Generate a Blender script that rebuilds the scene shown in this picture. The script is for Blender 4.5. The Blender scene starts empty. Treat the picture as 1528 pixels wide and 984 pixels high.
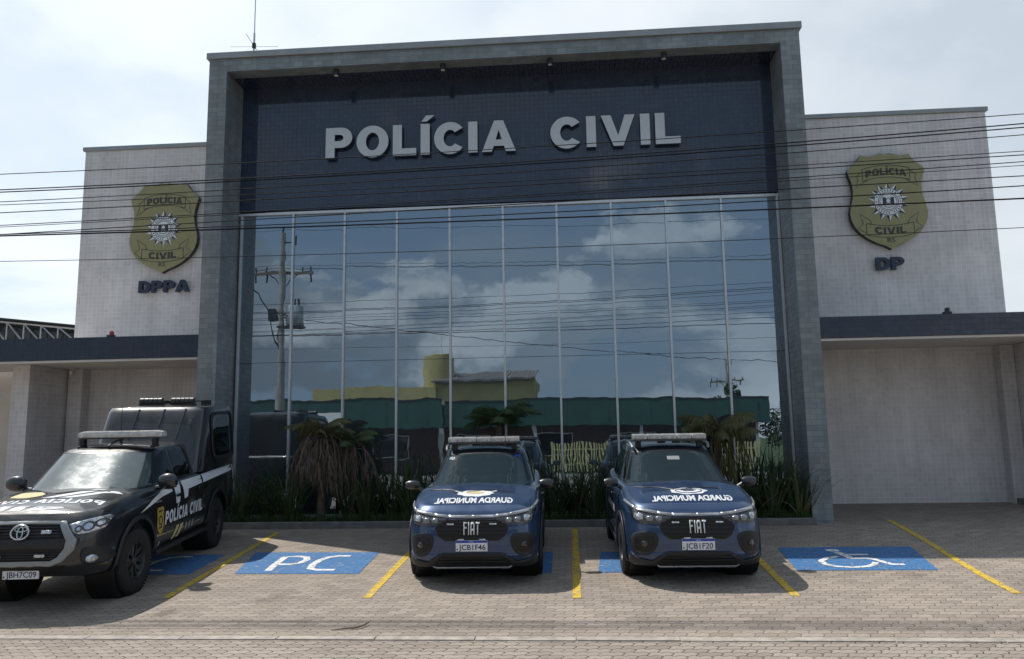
import bpy, bmesh, math, random
from mathutils import Vector, Matrix
from mathutils.bvhtree import BVHTree
from mathutils.geometry import tessellate_polygon
rnd = random.Random(7)
R = math.radians
S = bpy.context.scene
COL = S.collection

# ------------------------------------------------------------------ camera
H = 1.97
def cam_setup():
    cd = bpy.data.cameras.new('camera'); cam = bpy.data.objects.new('camera', cd); COL.objects.link(cam)
    yaw, pit, rol = R(4.236), R(7.95), R(-.918)
    F = Vector((-math.sin(yaw)*math.cos(pit), math.cos(yaw)*math.cos(pit), math.sin(pit)))
    r0 = Vector((math.cos(yaw), math.sin(yaw), 0)); u0 = r0.cross(F)
    r = r0*math.cos(rol)+u0*math.sin(rol); u = -r0*math.sin(rol)+u0*math.cos(rol)
    m = Matrix((r, u, -F)).transposed().to_4x4(); m.translation = Vector((0, 0, H))
    cam.matrix_world = m
    cd.sensor_width = 36; cd.lens = 1150/1528*36; cd.clip_start = .1; cd.clip_end = 4000
    S.camera = cam
cam_setup()

# ------------------------------------------------------------------ light
SUN = Vector((-.53, .3065, 1.0)).normalized()
S.view_settings.view_transform = 'Standard'; S.view_settings.look = 'None'
S.view_settings.exposure = 0.3; S.view_settings.gamma = 1
S.view_settings.use_curve_mapping = False

class N:
    """tiny node-tree helper"""
    def __init__(s, nt): s.nt = nt
    def node(s, t, **k):
        n = s.nt.nodes.new(t)
        for a, b in k.items(): setattr(n, a, b)
        return n
    def put(s, sock, v):
        if v is None: return
        if isinstance(v, bpy.types.NodeSocket): s.nt.links.new(v, sock)
        else: sock.default_value = v
    def m(s, op, a, b=None, c=None, clamp=False):
        n = s.node('ShaderNodeMath', operation=op, use_clamp=clamp)
        s.put(n.inputs[0], a); s.put(n.inputs[1], b); s.put(n.inputs[2], c)
        return n.outputs[0]
    def mr(s, v, a, b, c=0., d=1., smooth=True):
        n = s.node('ShaderNodeMapRange', interpolation_type='SMOOTHSTEP' if smooth else 'LINEAR')
        s.put(n.inputs[0], v); s.put(n.inputs[1], a); s.put(n.inputs[2], b); s.put(n.inputs[3], c); s.put(n.inputs[4], d)
        return n.outputs[0]
    def mix(s, f, a, b, mode='MIX'):
        n = s.node('ShaderNodeMix', data_type='RGBA', blend_type=mode)
        s.put(n.inputs[0], f)
        s.put(n.inputs[6], a if isinstance(a, bpy.types.NodeSocket) else (*a, 1) if len(a) == 3 else a)
        s.put(n.inputs[7], b if isinstance(b, bpy.types.NodeSocket) else (*b, 1) if len(b) == 3 else b)
        return n.outputs[2]
    def xyz(s, x, y, z=0.):
        n = s.node('ShaderNodeCombineXYZ'); s.put(n.inputs[0], x); s.put(n.inputs[1], y); s.put(n.inputs[2], z)
        return n.outputs[0]
    def sep(s, v):
        n = s.node('ShaderNodeSeparateXYZ'); s.put(n.inputs[0], v); return n.outputs
    def noise(s, v, scale, detail=4, rough=.55, dist=0., dim='3D'):
        n = s.node('ShaderNodeTexNoise'); n.inputs['Scale'].default_value = scale
        n.inputs['Detail'].default_value = detail; n.inputs['Roughness'].default_value = rough
        n.inputs['Distortion'].default_value = dist
        if v is not None: s.put(n.inputs['Vector'], v)
        return n.outputs[0]
    def vm(s, op, a, b=None, sc=None):
        n = s.node('ShaderNodeVectorMath', operation=op); s.put(n.inputs[0], a); s.put(n.inputs[1], b)
        if sc is not None: s.put(n.inputs[3], sc)
        return n.outputs[0]

def world_setup():
    w = bpy.data.worlds.new('World'); S.world = w; w.use_nodes = True
    nt = w.node_tree; nt.nodes.clear(); n = N(nt)
    sky = n.node('ShaderNodeTexSky', sky_type='NISHITA'); sky.sun_disc = False
    sky.sun_elevation = math.asin(SUN.z); sky.sun_rotation = math.atan2(SUN.x, SUN.y)
    sky.air_density = 1.0; sky.dust_density = 1.2; sky.ozone_density = 1.2
    d = n.node('ShaderNodeTexCoord').outputs['Generated']
    d = n.vm('NORMALIZE', d); x, y, z = n.sep(d)
    # high thin cloud sheet (planar mapping)
    zz = n.m('ADD', n.m('MAXIMUM', z, 0.), .22)
    pv = n.xyz(n.m('DIVIDE', x, zz), n.m('DIVIDE', y, zz))
    c1 = n.noise(pv, 1.1, 9, .52, .3)
    c2 = n.noise(n.vm('ADD', pv, (7.3, 2.1, 0)), 2.6, 8, .55)
    cov = n.mr(n.m('ADD', n.m('MULTIPLY', c1, .7), n.m('MULTIPLY', c2, .3)), .40, .58)
    left = n.mr(x, -.5, .6, 1., .76)
    bright = n.mix(cov, (5.8, 6.6, 7.3), (8.3, 8.7, 9.0))
    bright = n.mix(n.mr(n.m('ADD', n.m('MULTIPLY', c2, .8), n.m('MULTIPLY', c1, .2)), .40, .6, 0., .5), bright, (6.6, 7.2, 7.9))
    bright = n.vm('SCALE', bright, sc=left)
    front = n.mix(.90, sky.outputs[0], bright)
    # cumulus in the opposite half of the sky
    dd = n.vm('MULTIPLY', d, (1., 1., 1.9))
    k = n.noise(n.vm('ADD', dd, (1.62, 0, .45)), 3.1, 10, .56, .15)
    kup = n.noise(n.vm('ADD', dd, (1.62-.03, .02, .45+.085)), 3.1, 10, .56, .15)
    bias = n.mr(z, .08, .30, .105, -.05)
    right = n.mr(x, -.5, .3, .03, .02)
    kk = n.m('ADD', n.m('ADD', k, bias), right)
    mask = n.mr(kk, .545, .60)
    lit = n.mr(n.m('SUBTRACT', k, kup), -.055, .075)
    soft = n.noise(dd, 1.7, 3)
    cc = n.mix(lit, (3.1, 3.6, 4.2), (8.4, 8.6, 8.8))
    cc = n.mix(n.mr(soft, .42, .6, 0., .6), cc, (3.4, 3.9, 4.5))
    cc = n.vm('SCALE', cc, sc=n.mr(x, -.45, .2, .62, 1.0))
    blue = n.mix(.8, sky.outputs[0], (2.0, 2.75, 3.7))
    back = n.mix(mask, blue, cc)
    veil = n.mr(n.noise(n.vm('MULTIPLY', d, (1, 1, 3.5)), 2.2, 6), .40, .62, 0., .72)
    veil = n.m('MULTIPLY', veil, n.mr(x, -.3, .35, 1., .35))
    back = n.mix(veil, back, (3.2, 3.65, 4.1))
    fin = n.mix(n.mr(y, -.25, .35), back, front)
    bg = n.node('ShaderNodeBackground'); bg.inputs[1].default_value = .112
    n.put(bg.inputs[0], fin)
    o = n.node('ShaderNodeOutputWorld'); nt.links.new(bg.outputs[0], o.inputs[0])
world_setup()
sl = bpy.data.lights.new('sun', 'SUN'); sl.energy = 3.45; sl.angle = R(.55); sl.color = (1, .95, .87)
so = bpy.data.objects.new('sun', sl); COL.objects.link(so)
so.rotation_euler = SUN.to_track_quat('Z', 'Y').to_euler()

# ------------------------------------------------------------------ materials
MATS = {}
def newmat(name):
    m = bpy.data.materials.new(name); m.use_nodes = True
    nt = m.node_tree; b = nt.nodes['Principled BSDF']
    return m, N(nt), b
def simple(name, col, rough=.5, metal=0., coat=0., ior=None, noise=0., nscale=8., bump=0., spec=None):
    if name in MATS: return MATS[name]
    m, n, b = newmat(name)
    b.inputs['Roughness'].default_value = rough; b.inputs['Metallic'].default_value = metal
    b.inputs['Coat Weight'].default_value = coat; b.inputs['Coat Roughness'].default_value = .04
    if ior: b.inputs['IOR'].default_value = ior
    if spec is not None: b.inputs['Specular IOR Level'].default_value = spec
    pos = n.node('ShaderNodeNewGeometry').outputs['Position']
    f = n.noise(pos, nscale, 5)
    a = tuple(c*(1-noise) for c in col); c = tuple(min(1, c*(1+noise)) for c in col)
    n.put(b.inputs['Base Color'], n.mix(n.mr(f, .3, .7), a, c))
    n.put(b.inputs['Roughness'], n.mr(n.noise(pos, nscale*3, 3), .3, .7, max(0, rough-.05), min(1, rough+.06)))
    if bump:
        bp = n.node('ShaderNodeBump'); bp.inputs['Strength'].default_value = bump; bp.inputs['Distance'].default_value = .01
        n.put(bp.inputs['Height'], n.noise(pos, nscale*6, 4)); n.put(b.inputs['Normal'], bp.outputs[0])
    MATS[name] = m
    return m
def wall_uv(n):
    g = n.node('ShaderNodeNewGeometry'); x, y, z = n.sep(g.outputs['Position'])
    nx, ny, nz = n.sep(g.outputs['True Normal'])
    fx = n.m('GREATER_THAN', n.m('ABSOLUTE', nx), .5); fz = n.m('GREATER_THAN', n.m('ABSOLUTE', nz), .5)
    u = n.m('ADD', n.m('MULTIPLY', x, n.m('SUBTRACT', 1., fx)), n.m('MULTIPLY', y, fx))
    v = n.m('ADD', n.m('MULTIPLY', z, n.m('SUBTRACT', 1., fz)), n.m('MULTIPLY', y, fz))
    return u, v, g.outputs['Position']
def tile(name, c1, c2, mortar, w=.1, h=.1, gap=.004, rough=.3, offset=0., big=.1, coat=0., bump=.4, msmooth=.15, spread=.5):
    m, n, b = newmat(name)
    u, v, pos = wall_uv(n)
    br = n.node('ShaderNodeTexBrick', offset=offset, squash=1.)
    n.put(br.inputs['Vector'], n.xyz(u, v)); br.inputs['Scale'].default_value = 1
    br.inputs['Color1'].default_value = (*c1, 1); br.inputs['Color2'].default_value = (*c2, 1)
    br.inputs['Mortar'].default_value = (*mortar, 1); br.inputs['Mortar Size'].default_value = gap
    br.inputs['Mortar Smooth'].default_value = msmooth; br.inputs['Brick Width'].default_value = w; br.inputs['Row Height'].default_value = h
    f = n.mr(n.noise(pos, 1.1, 5), .3, .7, 1-big, 1+big)
    st = n.mr(n.noise(n.vm('MULTIPLY', pos, (5., 5., .3)), 1.3, 6, .65), .3, .7, 1-big*.9, 1+big*.6)
    c = n.vm('SCALE', br.outputs[0], sc=n.m('MULTIPLY', f, st))
    n.put(b.inputs['Base Color'], c)
    b.inputs['Coat Weight'].default_value = coat
    n.put(b.inputs['Roughness'], n.m('ADD', n.m('MULTIPLY', br.outputs['Fac'], .3), n.mr(n.noise(pos, 6, 3), .3, .7, rough*.8, rough*1.2)))
    bp = n.node('ShaderNodeBump'); bp.inputs['Strength'].default_value = bump; bp.inputs['Distance'].default_value = .004
    # each tile sits at a slightly different angle
    cell = n.node('ShaderNodeTexWhiteNoise', noise_dimensions='2D')
    n.put(cell.inputs['Vector'], n.xyz(n.m('FLOOR', n.m('DIVIDE', u, w)), n.m('FLOOR', n.m('DIVIDE', v, h))))
    hh = n.m('SUBTRACT', n.m('MULTIPLY', cell.outputs['Value'], n.m('FRACT', n.m('DIVIDE', v, h))), br.outputs['Fac'])
    n.put(bp.inputs['Height'], hh); n.put(b.inputs['Normal'], bp.outputs[0])
    MATS[name] = m; return m
def paver(name, c1, c2, mortar, paint=None, wear=.0, joint=.0042, amp=.55):
    m, n, b = newmat(name)
    g = n.node('ShaderNodeNewGeometry'); x, y, z = n.sep(g.outputs['Position'])
    tri = lambda t, p: n.m('PINGPONG', n.m('ADD', t, 50.), p)
    wob = n.m('MULTIPLY', n.m('SUBTRACT', n.noise(g.outputs['Position'], 1.3, 2), .5), .03)
    y2 = n.m('ADD', y, wob)
    u = n.m('ADD', n.m('ADD', x, n.m('MULTIPLY', tri(y2, .055), amp)), wob)
    v = n.m('ADD', y2, n.m('MULTIPLY', tri(x, .055), amp))
    br = n.node('ShaderNodeTexBrick', offset=.5, squash=1.)
    n.put(br.inputs['Vector'], n.xyz(u, v)); br.inputs['Scale'].default_value = 1
    br.inputs['Color1'].default_value = (*c1, 1); br.inputs['Color2'].default_value = (*c2, 1)
    br.inputs['Mortar'].default_value = (*mortar, 1); br.inputs['Mortar Size'].default_value = joint
    br.inputs['Mortar Smooth'].default_value = .3; br.inputs['Brick Width'].default_value = .22; br.inputs['Row Height'].default_value = .11
    pos = g.outputs['Position']
    f = n.m('MULTIPLY', n.mr(n.noise(pos, .55, 5), .3, .7, .90, 1.08), n.mr(n.noise(pos, 60, 3), .3, .7, .9, 1.08))
    c = n.vm('SCALE', br.outputs[0], sc=f)
    oil = n.m('MULTIPLY', n.mr(n.noise(n.vm('ADD', pos, (3.3, 9.1, 0)), 1.7, 5, .6), .60, .72, 0., .34), n.mr(n.noise(pos, .35, 2), .42, .6))
    c = n.vm('SCALE', c, sc=n.m('SUBTRACT', 1., oil))
    spk = n.mr(n.noise(pos, 23, 2), .70, .76, 0., .35)
    c = n.vm('SCALE', c, sc=n.m('SUBTRACT', 1., spk))
    # dusty sand over some joints
    c = n.mix(n.mr(n.noise(pos, 2.1, 5), .5, .72, 0., .5), c, tuple((a+bb)/2*.98 for a, bb in zip(c1, c2)))
    if paint:
        pf = n.mr(n.noise(pos, 14, 6), .28+wear, .38+wear)
        pf = n.m('MULTIPLY', pf, n.mr(br.outputs['Fac'], .2, .8, 1., .08))
        c = n.mix(pf, c, n.mix(n.mr(n.noise(pos, 5, 5), .35, .7), tuple(q*.86 for q in paint), paint))
    n.put(b.inputs['Base Color'], c)
    b.inputs['Roughness'].default_value = .75 if paint else .85
    bp = n.node('ShaderNodeBump'); bp.inputs['Strength'].default_value = .7; bp.inputs['Distance'].default_value = .006
    n.put(bp.inputs['Height'], n.m('SUBTRACT', n.m('MULTIPLY', n.noise(pos, 80, 3), .25), br.outputs['Fac']))
    n.put(b.inputs['Normal'], bp.outputs[0])
    MATS[name] = m; return m
M = dict
tile('tile_grey', (.172, .198, .212), (.235, .265, .280), (.115, .135, .135), .2, .1, .003, .35, .5, .13)
tile('tile_white', (.56, .54, .55), (.63, .61, .615), (.74, .73, .74), .1, .1, .0045, .35, 0., .09)
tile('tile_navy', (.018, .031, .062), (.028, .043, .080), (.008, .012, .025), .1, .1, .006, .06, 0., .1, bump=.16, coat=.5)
tile('tile_fascia', (.010, .019, .044), (.015, .027, .058), (.022, .032, .052), .1, .1, .003, .2, 0., .1)
PC1, PC2, PCM = (.255, .212, .175), (.35, .295, .248), (.065, .053, .045)
paver('paver', PC1, PC2, PCM)
paver('paver_street', (.25, .21, .178), (.345, .295, .25), (.045, .037, .03), joint=.0065, amp=.6)
paver('paint_blue', PC1, PC2, PCM, (.045, .18, .42), .045)
paver('paint_yellow', PC1, PC2, PCM, (.70, .47, .04), .075)
paver('paint_white', PC1, PC2, PCM, (.80, .81, .82), .06)
simple('kerb', (.17, .165, .16), .85, noise=.2, nscale=5, bump=.4)
simple('kerb_light', (.36, .325, .285), .85, noise=.22, nscale=7, bump=.3)
simple('plaster', (.62, .59, .56), .8, noise=.05, nscale=2)
simple('plaster_grey', (.36, .36, .38), .8, noise=.06, nscale=2)
simple('alu', (.55, .57, .60), .35, .6, noise=.04)
simple('flashing', (.30, .32, .33), .5, .4, noise=.1, nscale=2)
simple('letter_face', (.52, .56, .60), .45, .1, noise=.03)
simple('letter_side', (.06, .085, .12), .5, noise=.1)
simple('navy_letter', (.018, .03, .065), .4, noise=.1)
simple('gold', (.275, .265, .13), .45, noise=.05)
simple('badge_dark', (.045, .045, .04), .5)
simple('badge_side', (.03, .035, .05), .5)
simple('white_vinyl', (.72, .74, .77), .45, noise=.03)
simple('badge_navy', (.02, .035, .09), .5)
simple('rubber', (.014, .014, .015), .8, noise=.3, nscale=12, bump=.2)
simple('rim_grey', (.045, .047, .05), .4, .5, noise=.1)
simple('rim_silver', (.42, .43, .45), .3, .8, noise=.05)
simple('black_plastic', (.016, .017, .019), .5, noise=.15, nscale=14)
simple('grille_black', (.006, .006, .007), .45)
simple('chrome', (.62, .64, .67), .16, 1., noise=.03)
simple('silver_paint', (.42, .43, .45), .3, .5, noise=.04)
simple('lamp_clear', (.55, .58, .62), .08, .55, coat=1., noise=.35, nscale=30)
simple('lamp_dim', (.22, .23, .25), .1, .4, coat=1., noise=.35, nscale=30)
simple('lamp_dark', (.03, .033, .038), .1, 0., coat=1.)
simple('lightbar', (.55, .53, .50), .18, 0., coat=.6, noise=.22, nscale=14)
simple('lightbar_dark', (.06, .06, .065), .35)
simple('cable', (.012, .012, .013), .85, spec=.2)
simple('cable_grey', (.12, .12, .12), .5)
simple('concrete', (.30, .29, .27), .9, noise=.15, nscale=3, bump=.3)
simple('wood_arm', (.16, .13, .10), .85, noise=.2, nscale=5)
simple('metal_dark', (.04, .045, .05), .5, .5, noise=.1)
simple('steel', (.45, .47, .50), .4, .8, noise=.1)
simple('soil', (.055, .04, .03), .95, noise=.4, nscale=10, bump=.6)
simple('green_wall', (.012, .065, .056), .7, noise=.12, nscale=1)
simple('yellow_wall', (.42, .36, .16), .8, noise=.08, nscale=1)
simple('picket', (.42, .40, .20), .7, noise=.12, nscale=4)
simple('brick_dark', (.10, .055, .04), .9, noise=.2, nscale=3)
simple('roof_tile', (.22, .20, .19), .8, noise=.25, nscale=6)
simple('white_sign', (.72, .73, .72), .6)
simple('red_lens', (.35, .02, .015), .3)
simple('asphalt', (.06, .058, .056), .9, noise=.2, nscale=3, bump=.4)
simple('grass_far', (.06, .09, .03), .95, noise=.4, nscale=.6)
simple('bark', (.10, .075, .055), .9, noise=.35, nscale=12, bump=.6)
simple('plate_white', (.74, .76, .80), .4, noise=.04)
simple('plate_blue', (.02, .06, .40), .4)
simple('cream', (.58, .50, .26), .5, noise=.15, nscale=40)
simple('sticker_yellow', (.40, .29, .05), .5, noise=.2, nscale=40)
simple('tail_red', (.22, .012, .015), .15, coat=1.)
simple('interior', (.02, .021, .023), .7)

def leafmat(name, a, b_, trans=.25):
    m, n, b = newmat(name)
    oi = n.node('ShaderNodeNewGeometry')
    f = n.mr(n.noise(oi.outputs['Position'], 9, 4), .3, .7)
    c = n.mix(f, a, b_)
    n.put(b.inputs['Base Color'], c); b.inputs['Roughness'].default_value = .55
    t = n.node('ShaderNodeBsdfTranslucent'); n.put(t.inputs[0], c)
    mx = n.node('ShaderNodeMixShader'); mx.inputs[0].default_value = trans
    out = m.node_tree.nodes['Material Output']
    m.node_tree.links.new(b.outputs[0], mx.inputs[1]); m.node_tree.links.new(t.outputs[0], mx.inputs[2]); m.node_tree.links.new(mx.outputs[0], out.inputs[0])
    MATS[name] = m
leafmat('leaf_strap', (.035, .072, .028), (.075, .12, .045))
leafmat('leaf_pale', (.10, .13, .045), (.15, .16, .06))
leafmat('leaf_palm', (.045, .085, .028), (.085, .125, .045))
leafmat('leaf_dry', (.17, .12, .095), (.26, .19, .15))
leafmat('leaf_olive', (.10, .10, .035), (.16, .145, .055))
leafmat('leaf_grass', (.04, .085, .02), (.075, .13, .035))
leafmat('leaf_tree', (.03, .06, .02), (.07, .10, .03))

def glass_facade():
    m, n, b = newmat('facade_glass')
    b.inputs['Base Color'].default_value = (.275, .335, .385, 1); b.inputs['Metallic'].default_value = .90
    b.inputs['Roughness'].default_value = .0
    pos = n.node('ShaderNodeNewGeometry').outputs['Position']
    bp = n.node('ShaderNodeBump'); bp.inputs['Strength'].default_value = .28; bp.inputs['Distance'].default_value = .004
    n.put(bp.inputs['Height'], n.noise(n.vm('MULTIPLY', pos, (1.2, 1, .8)), 1.5, 2)); n.put(b.inputs['Normal'], bp.outputs[0])
    MATS['facade_glass'] = m
glass_facade()
def car_glass(name, col, ior, dust):
    m, n, b = newmat(name)
    b.inputs['Base Color'].default_value = (*col, 1); b.inputs['Roughness'].default_value = .02; b.inputs['IOR'].default_value = ior
    if dust:
        pos = n.node('ShaderNodeNewGeometry').outputs['Position']
        g2 = n.node('ShaderNodeBsdfGlossy'); g2.inputs['Roughness'].default_value = .24; g2.inputs[0].default_value = (.8, .85, .88, 1)
        d2 = n.node('ShaderNodeBsdfDiffuse'); d2.inputs[0].default_value = (.30, .33, .34, 1)
        mm = n.node('ShaderNodeMixShader'); mm.inputs[0].default_value = .6
        mx = n.node('ShaderNodeMixShader'); n.put(mx.inputs[0], n.m('ADD', n.mr(n.noise(pos, 7, 6), .35, .75, dust*.5, dust*1.3), n.mr(n.noise(pos, 46, 2), .68, .74, 0., .2)))
        L = m.node_tree.links.new
        L(d2.outputs[0], mm.inputs[1]); L(g2.outputs[0], mm.inputs[2])
        L(b.outputs[0], mx.inputs[1]); L(mm.outputs[0], mx.inputs[2]); L(mx.outputs[0], m.node_tree.nodes['Material Output'].inputs[0])
    MATS[name] = m
car_glass('windscreen_glass', (.022, .036, .045), 1.9, .02)
car_glass('truck_windscreen_glass', (.05, .075, .08), 1.9, .055)
car_glass('side_glass', (.004, .005, .006), 1.5, 0)
def paint(name, col, flake=.35, coat=1., dust=.06):
    m, n, b = newmat(name)
    pos = n.node('ShaderNodeNewGeometry').outputs['Position']
    b.inputs['Metallic'].default_value = flake; b.inputs['Coat Weight'].default_value = coat; b.inputs['Coat Roughness'].default_value = .05
    n.put(b.inputs['Base Color'], n.mix(n.mr(n.noise(pos, 3.5, 6), .35, .75, dust*.4, dust*1.8), col, (.20, .21, .23)))
    n.put(b.inputs['Roughness'], n.mr(n.noise(pos, 5, 4), .3, .7, .30, .42))
    MATS[name] = m
paint('paint_navy', (.02, .055, .14), .45)
paint('paint_black', (.005, .0065, .010), .1, dust=.015)
paint('paint_roof', (.008, .012, .02), .1, dust=.03)

# ------------------------------------------------------------------ mesh helpers
def tag(o, label=None, cat=None, group=None, kind=None):
    if label: o['label'] = label
    if cat: o['category'] = cat
    if group: o['group'] = group
    if kind: o['kind'] = kind
    return o
def empty(name, loc=(0, 0, 0), rot=(0, 0, 0)):
    o = bpy.data.objects.new(name, None); o.location = loc; o.rotation_euler = rot; o.empty_display_size = .2
    COL.objects.link(o); return o
class MB:
    def __init__(s): s.v = []; s.f = []
    def add(s, vs, fs):
        k = len(s.v); s.v += [tuple(v) for v in vs]; s.f += [tuple(i+k for i in f) for f in fs]; return s
    def box(s, x0, x1, y0, y1, z0, z1, M_=None):
        vs = [Vector((x, y, z)) for x in (x0, x1) for y in (y0, y1) for z in (z0, z1)]
        if M_ is not None: vs = [M_ @ v for v in vs]
        return s.add(vs, [(0, 1, 3, 2), (4, 6, 7, 5), (0, 4, 5, 1), (2, 3, 7, 6), (0, 2, 6, 4), (1, 5, 7, 3)])
    def tube(s, pts, r, n=8, cap=True):
        pts = [Vector(p) for p in pts]; rr = r if isinstance(r, (list, tuple)) else [r]*len(pts)
        k = len(s.v); prev = None
        for i, p in enumerate(pts):
            t = (pts[min(i+1, len(pts)-1)]-pts[max(i-1, 0)]).normalized()
            if prev is None: a = t.orthogonal().normalized()
            else: a = (prev-t*prev.dot(t)).normalized()
            prev = a; b = t.cross(a)
            for j in range(n):
                q = 2*math.pi*j/n; s.v.append(tuple(p+(a*math.cos(q)+b*math.sin(q))*rr[i]))
        for i in range(len(pts)-1):
            for j in range(n):
                s.f.append((k+i*n+j, k+i*n+(j+1) % n, k+(i+1)*n+(j+1) % n, k+(i+1)*n+j))
        if cap:
            s.f.append(tuple(k+j for j in reversed(range(n)))); s.f.append(tuple(k+(len(pts)-1)*n+j for j in range(n)))
        return s
    def prism(s, poly, z0, z1, M_=None):
        """poly in xy extruded z"""
        n = len(poly); vs = [Vector((p[0], p[1], z)) for z in (z0, z1) for p in poly]
        if M_ is not None: vs = [M_ @ v for v in vs]
        fs = [tuple(reversed(range(n))), tuple(range(n, 2*n))]+[(i, (i+1) % n, n+(i+1) % n, n+i) for i in range(n)]
        return s.add(vs, fs)
    def lathe(s, prof, n, M_):
        """prof [(r,h)] about local z, placed by matrix"""
        k = len(s.v)
        for r, h in prof:
            for j in range(n):
                q = 2*math.pi*j/n; s.v.append(tuple(M_ @ Vector((r*math.cos(q), r*math.sin(q), h))))
        for i in range(len(prof)-1):
            for j in range(n): s.f.append((k+i*n+j, k+i*n+(j+1) % n, k+(i+1)*n+(j+1) % n, k+(i+1)*n+j))
        return s
    def build(s, name, mat, parent=None, smooth=False, bevel=0., angle=35):
        me = bpy.data.meshes.new(name); me.from_pydata(s.v, [], s.f); me.update()
        bm = bmesh.new(); bm.from_mesh(me); bmesh.ops.recalc_face_normals(bm, faces=bm.faces); bm.to_mesh(me); bm.free()
        return finish(name, me, mat, parent, smooth, bevel, angle)
def finish(name, me, mat, parent=None, smooth=False, bevel=0., angle=35):
    if mat: me.materials.append(MATS[mat] if isinstance(mat, str) else mat)
    if smooth:
        me.polygons.foreach_set('use_smooth', [True]*len(me.polygons)); me.set_sharp_from_angle(angle=R(angle))
    o = bpy.data.objects.new(name, me); COL.objects.link(o)
    if parent: o.parent = parent
    if bevel:
        md = o.modifiers.new('b', 'BEVEL'); md.width = bevel; md.segments = 2; md.limit_method = 'ANGLE'; md.angle_limit = R(40)
    return o
def box(name, mat, parent, x0, x1, y0, y1, z0, z1, bevel=0.): return MB().box(x0, x1, y0, y1, z0, z1).build(name, mat, parent, bevel=bevel)
def copy_tree(o, parent=None):
    c = o.copy(); COL.objects.link(c)
    if parent: c.parent = parent
    for ch in list(o.children): copy_tree(ch, c)
    return c
ZX = Matrix(((1, 0, 0), (0, 0, 1), (0, 1, 0))).to_4x4()       # local (x,y,z)->(x,z,y): drawing plane facing -y

# glyphs: heavy block capitals, unit cap height; each = list of closed contours
def arc(cx, cy, rx, ry, a0, a1, n=14):
    return [(cx+rx*math.cos(R(a0+(a1-a0)*i/n)), cy+ry*math.sin(R(a0+(a1-a0)*i/n))) for i in range(n+1)]
def glyph(ch):
    s = .27
    if ch == 'P': return .80, [[(0, 0), (0, 1), (.46, 1)]+arc(.46, .67, .34, .33, 90, -90)+[(s, .34), (s, 0)], [(s, .77), (.42, .77)]+arc(.42, .665, .11, .105, 90, -90)+[(s, .56)]]
    if ch == 'D': return .86, [[(0, 0), (0, 1), (.40, 1)]+arc(.40, .5, .46, .5, 90, -90), [(s, .77), (.38, .77)]+arc(.38, .5, .20, .27, 90, -90)+[(s, .23)]]
    if ch == 'O': return .96, [arc(.48, .5, .48, .52, 0, 360, 32)[:-1], arc(.48, .5, .20, .29, 0, 360, 24)[:-1]]
    if ch == 'L': return .70, [[(0, 0), (0, 1), (s, 1), (s, .23), (.70, .23), (.70, 0)]]
    if ch in 'IÍ':
        g = [[(0, 0), (0, 1), (s, 1), (s, 0)]]
        if ch == 'Í': g.append([(.02, 1.07), (.16, 1.27), (.42, 1.27), (.18, 1.07)])
        return s, g
    if ch == 'C': return .88, [arc(.47, .5, .47, .52, 38, 322, 30)+arc(.47, .5, .19, .27, 318, 42, 22)]
    if ch == 'A': return .98, [[(0, 0), (.36, 1), (.63, 1), (.99, 0), (.70, 0), (.645, .18), (.345, .18), (.29, 0)], [(.405, .38), (.585, .38), (.495, .70)]]
    if ch == 'V': return .96, [[(0, 1), (.34, 0), (.62, 0), (.96, 1), (.68, 1), (.48, .34), (.28, 1)]]
    if ch == 'R': return .84, [[(0, 0), (0, 1), (.46, 1)]+arc(.46, .70, .34, .30, 90, -50)+[(.84, 0), (.54, 0), (.38, .38), (s, .38), (s, 0)], [(s, .79), (.42, .79)]+arc(.42, .69, .10, .10, 90, -90)+[(s, .59)]]
    if ch == 'F': return .60, [[(0, 0), (0, 1), (.60, 1), (.60, .86), (.17, .86), (.17, .58), (.52, .58), (.52, .44), (.17, .44), (.17, 0)]]
    if ch == 'T': return .62, [[(0, 1), (.62, 1), (.62, .86), (.40, .86), (.40, 0), (.22, 0), (.22, .86), (0, .86)]]
    if ch == ' ': return .35, []
    return .3, []
def layout(text, sp=.09, shear=0., h=1., w=1.):
    x = 0; out = []
    for ch in text:
        a, g = glyph(ch)
        if g: out.append([[((px+x+shear*py)*h*w, py*h) for px, py in c] for c in g])
        x += a+sp
    return out, (x-sp)*h*w
def tess(contours):
    pl = [[Vector((p[0], p[1], 0)) for p in c] for c in contours]
    flat = [p for c in pl for p in c]
    return [(p.x, p.y) for p in flat], [tuple(t) for t in tessellate_polygon(pl)]
def extrude_contours(mb, contours, z0, z1, M_):
    vs, fs = tess(contours); n = len(vs)
    V = [M_ @ Vector((p[0], p[1], z)) for z in (z0, z1) for p in vs]
    F = [tuple(reversed(f)) for f in fs]+[tuple(i+n for i in f) for f in fs]
    k = 0
    for c in contours:
        m = len(c)
        F += [(k+i, k+(i+1) % m, n+k+(i+1) % m, n+k+i) for i in range(m)]; k += m
    mb.add(V, F)
_font = None
def text_mesh(txt, size=1., bold=.0, width=1.):
    """returns (verts2d, faces, width) centred at x=0, baseline 0, cap height ~ size"""
    cu = bpy.data.curves.new('t', 'FONT'); cu.body = txt; cu.size = 1.; cu.offset = bold; cu.resolution_u = 3; cu.fill_mode = 'FRONT'
    o = bpy.data.objects.new('t', cu); COL.objects.link(o)
    bpy.context.view_layer.update(); dg = bpy.context.evaluated_depsgraph_get()
    me = bpy.data.meshes.new_from_object(o.evaluated_get(dg)); vs = [(v.co.x, v.co.y) for v in me.vertices]; fs = [tuple(p.vertices) for p in me.polygons]
    bpy.data.objects.remove(o); bpy.data.curves.remove(cu); bpy.data.meshes.remove(me)
    x0 = min(v[0] for v in vs); x1 = max(v[0] for v in vs); k = size/.73
    return [((x-(x0+x1)/2)*k*width, y*k) for x, y in vs], fs, (x1-x0)*k*width

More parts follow.
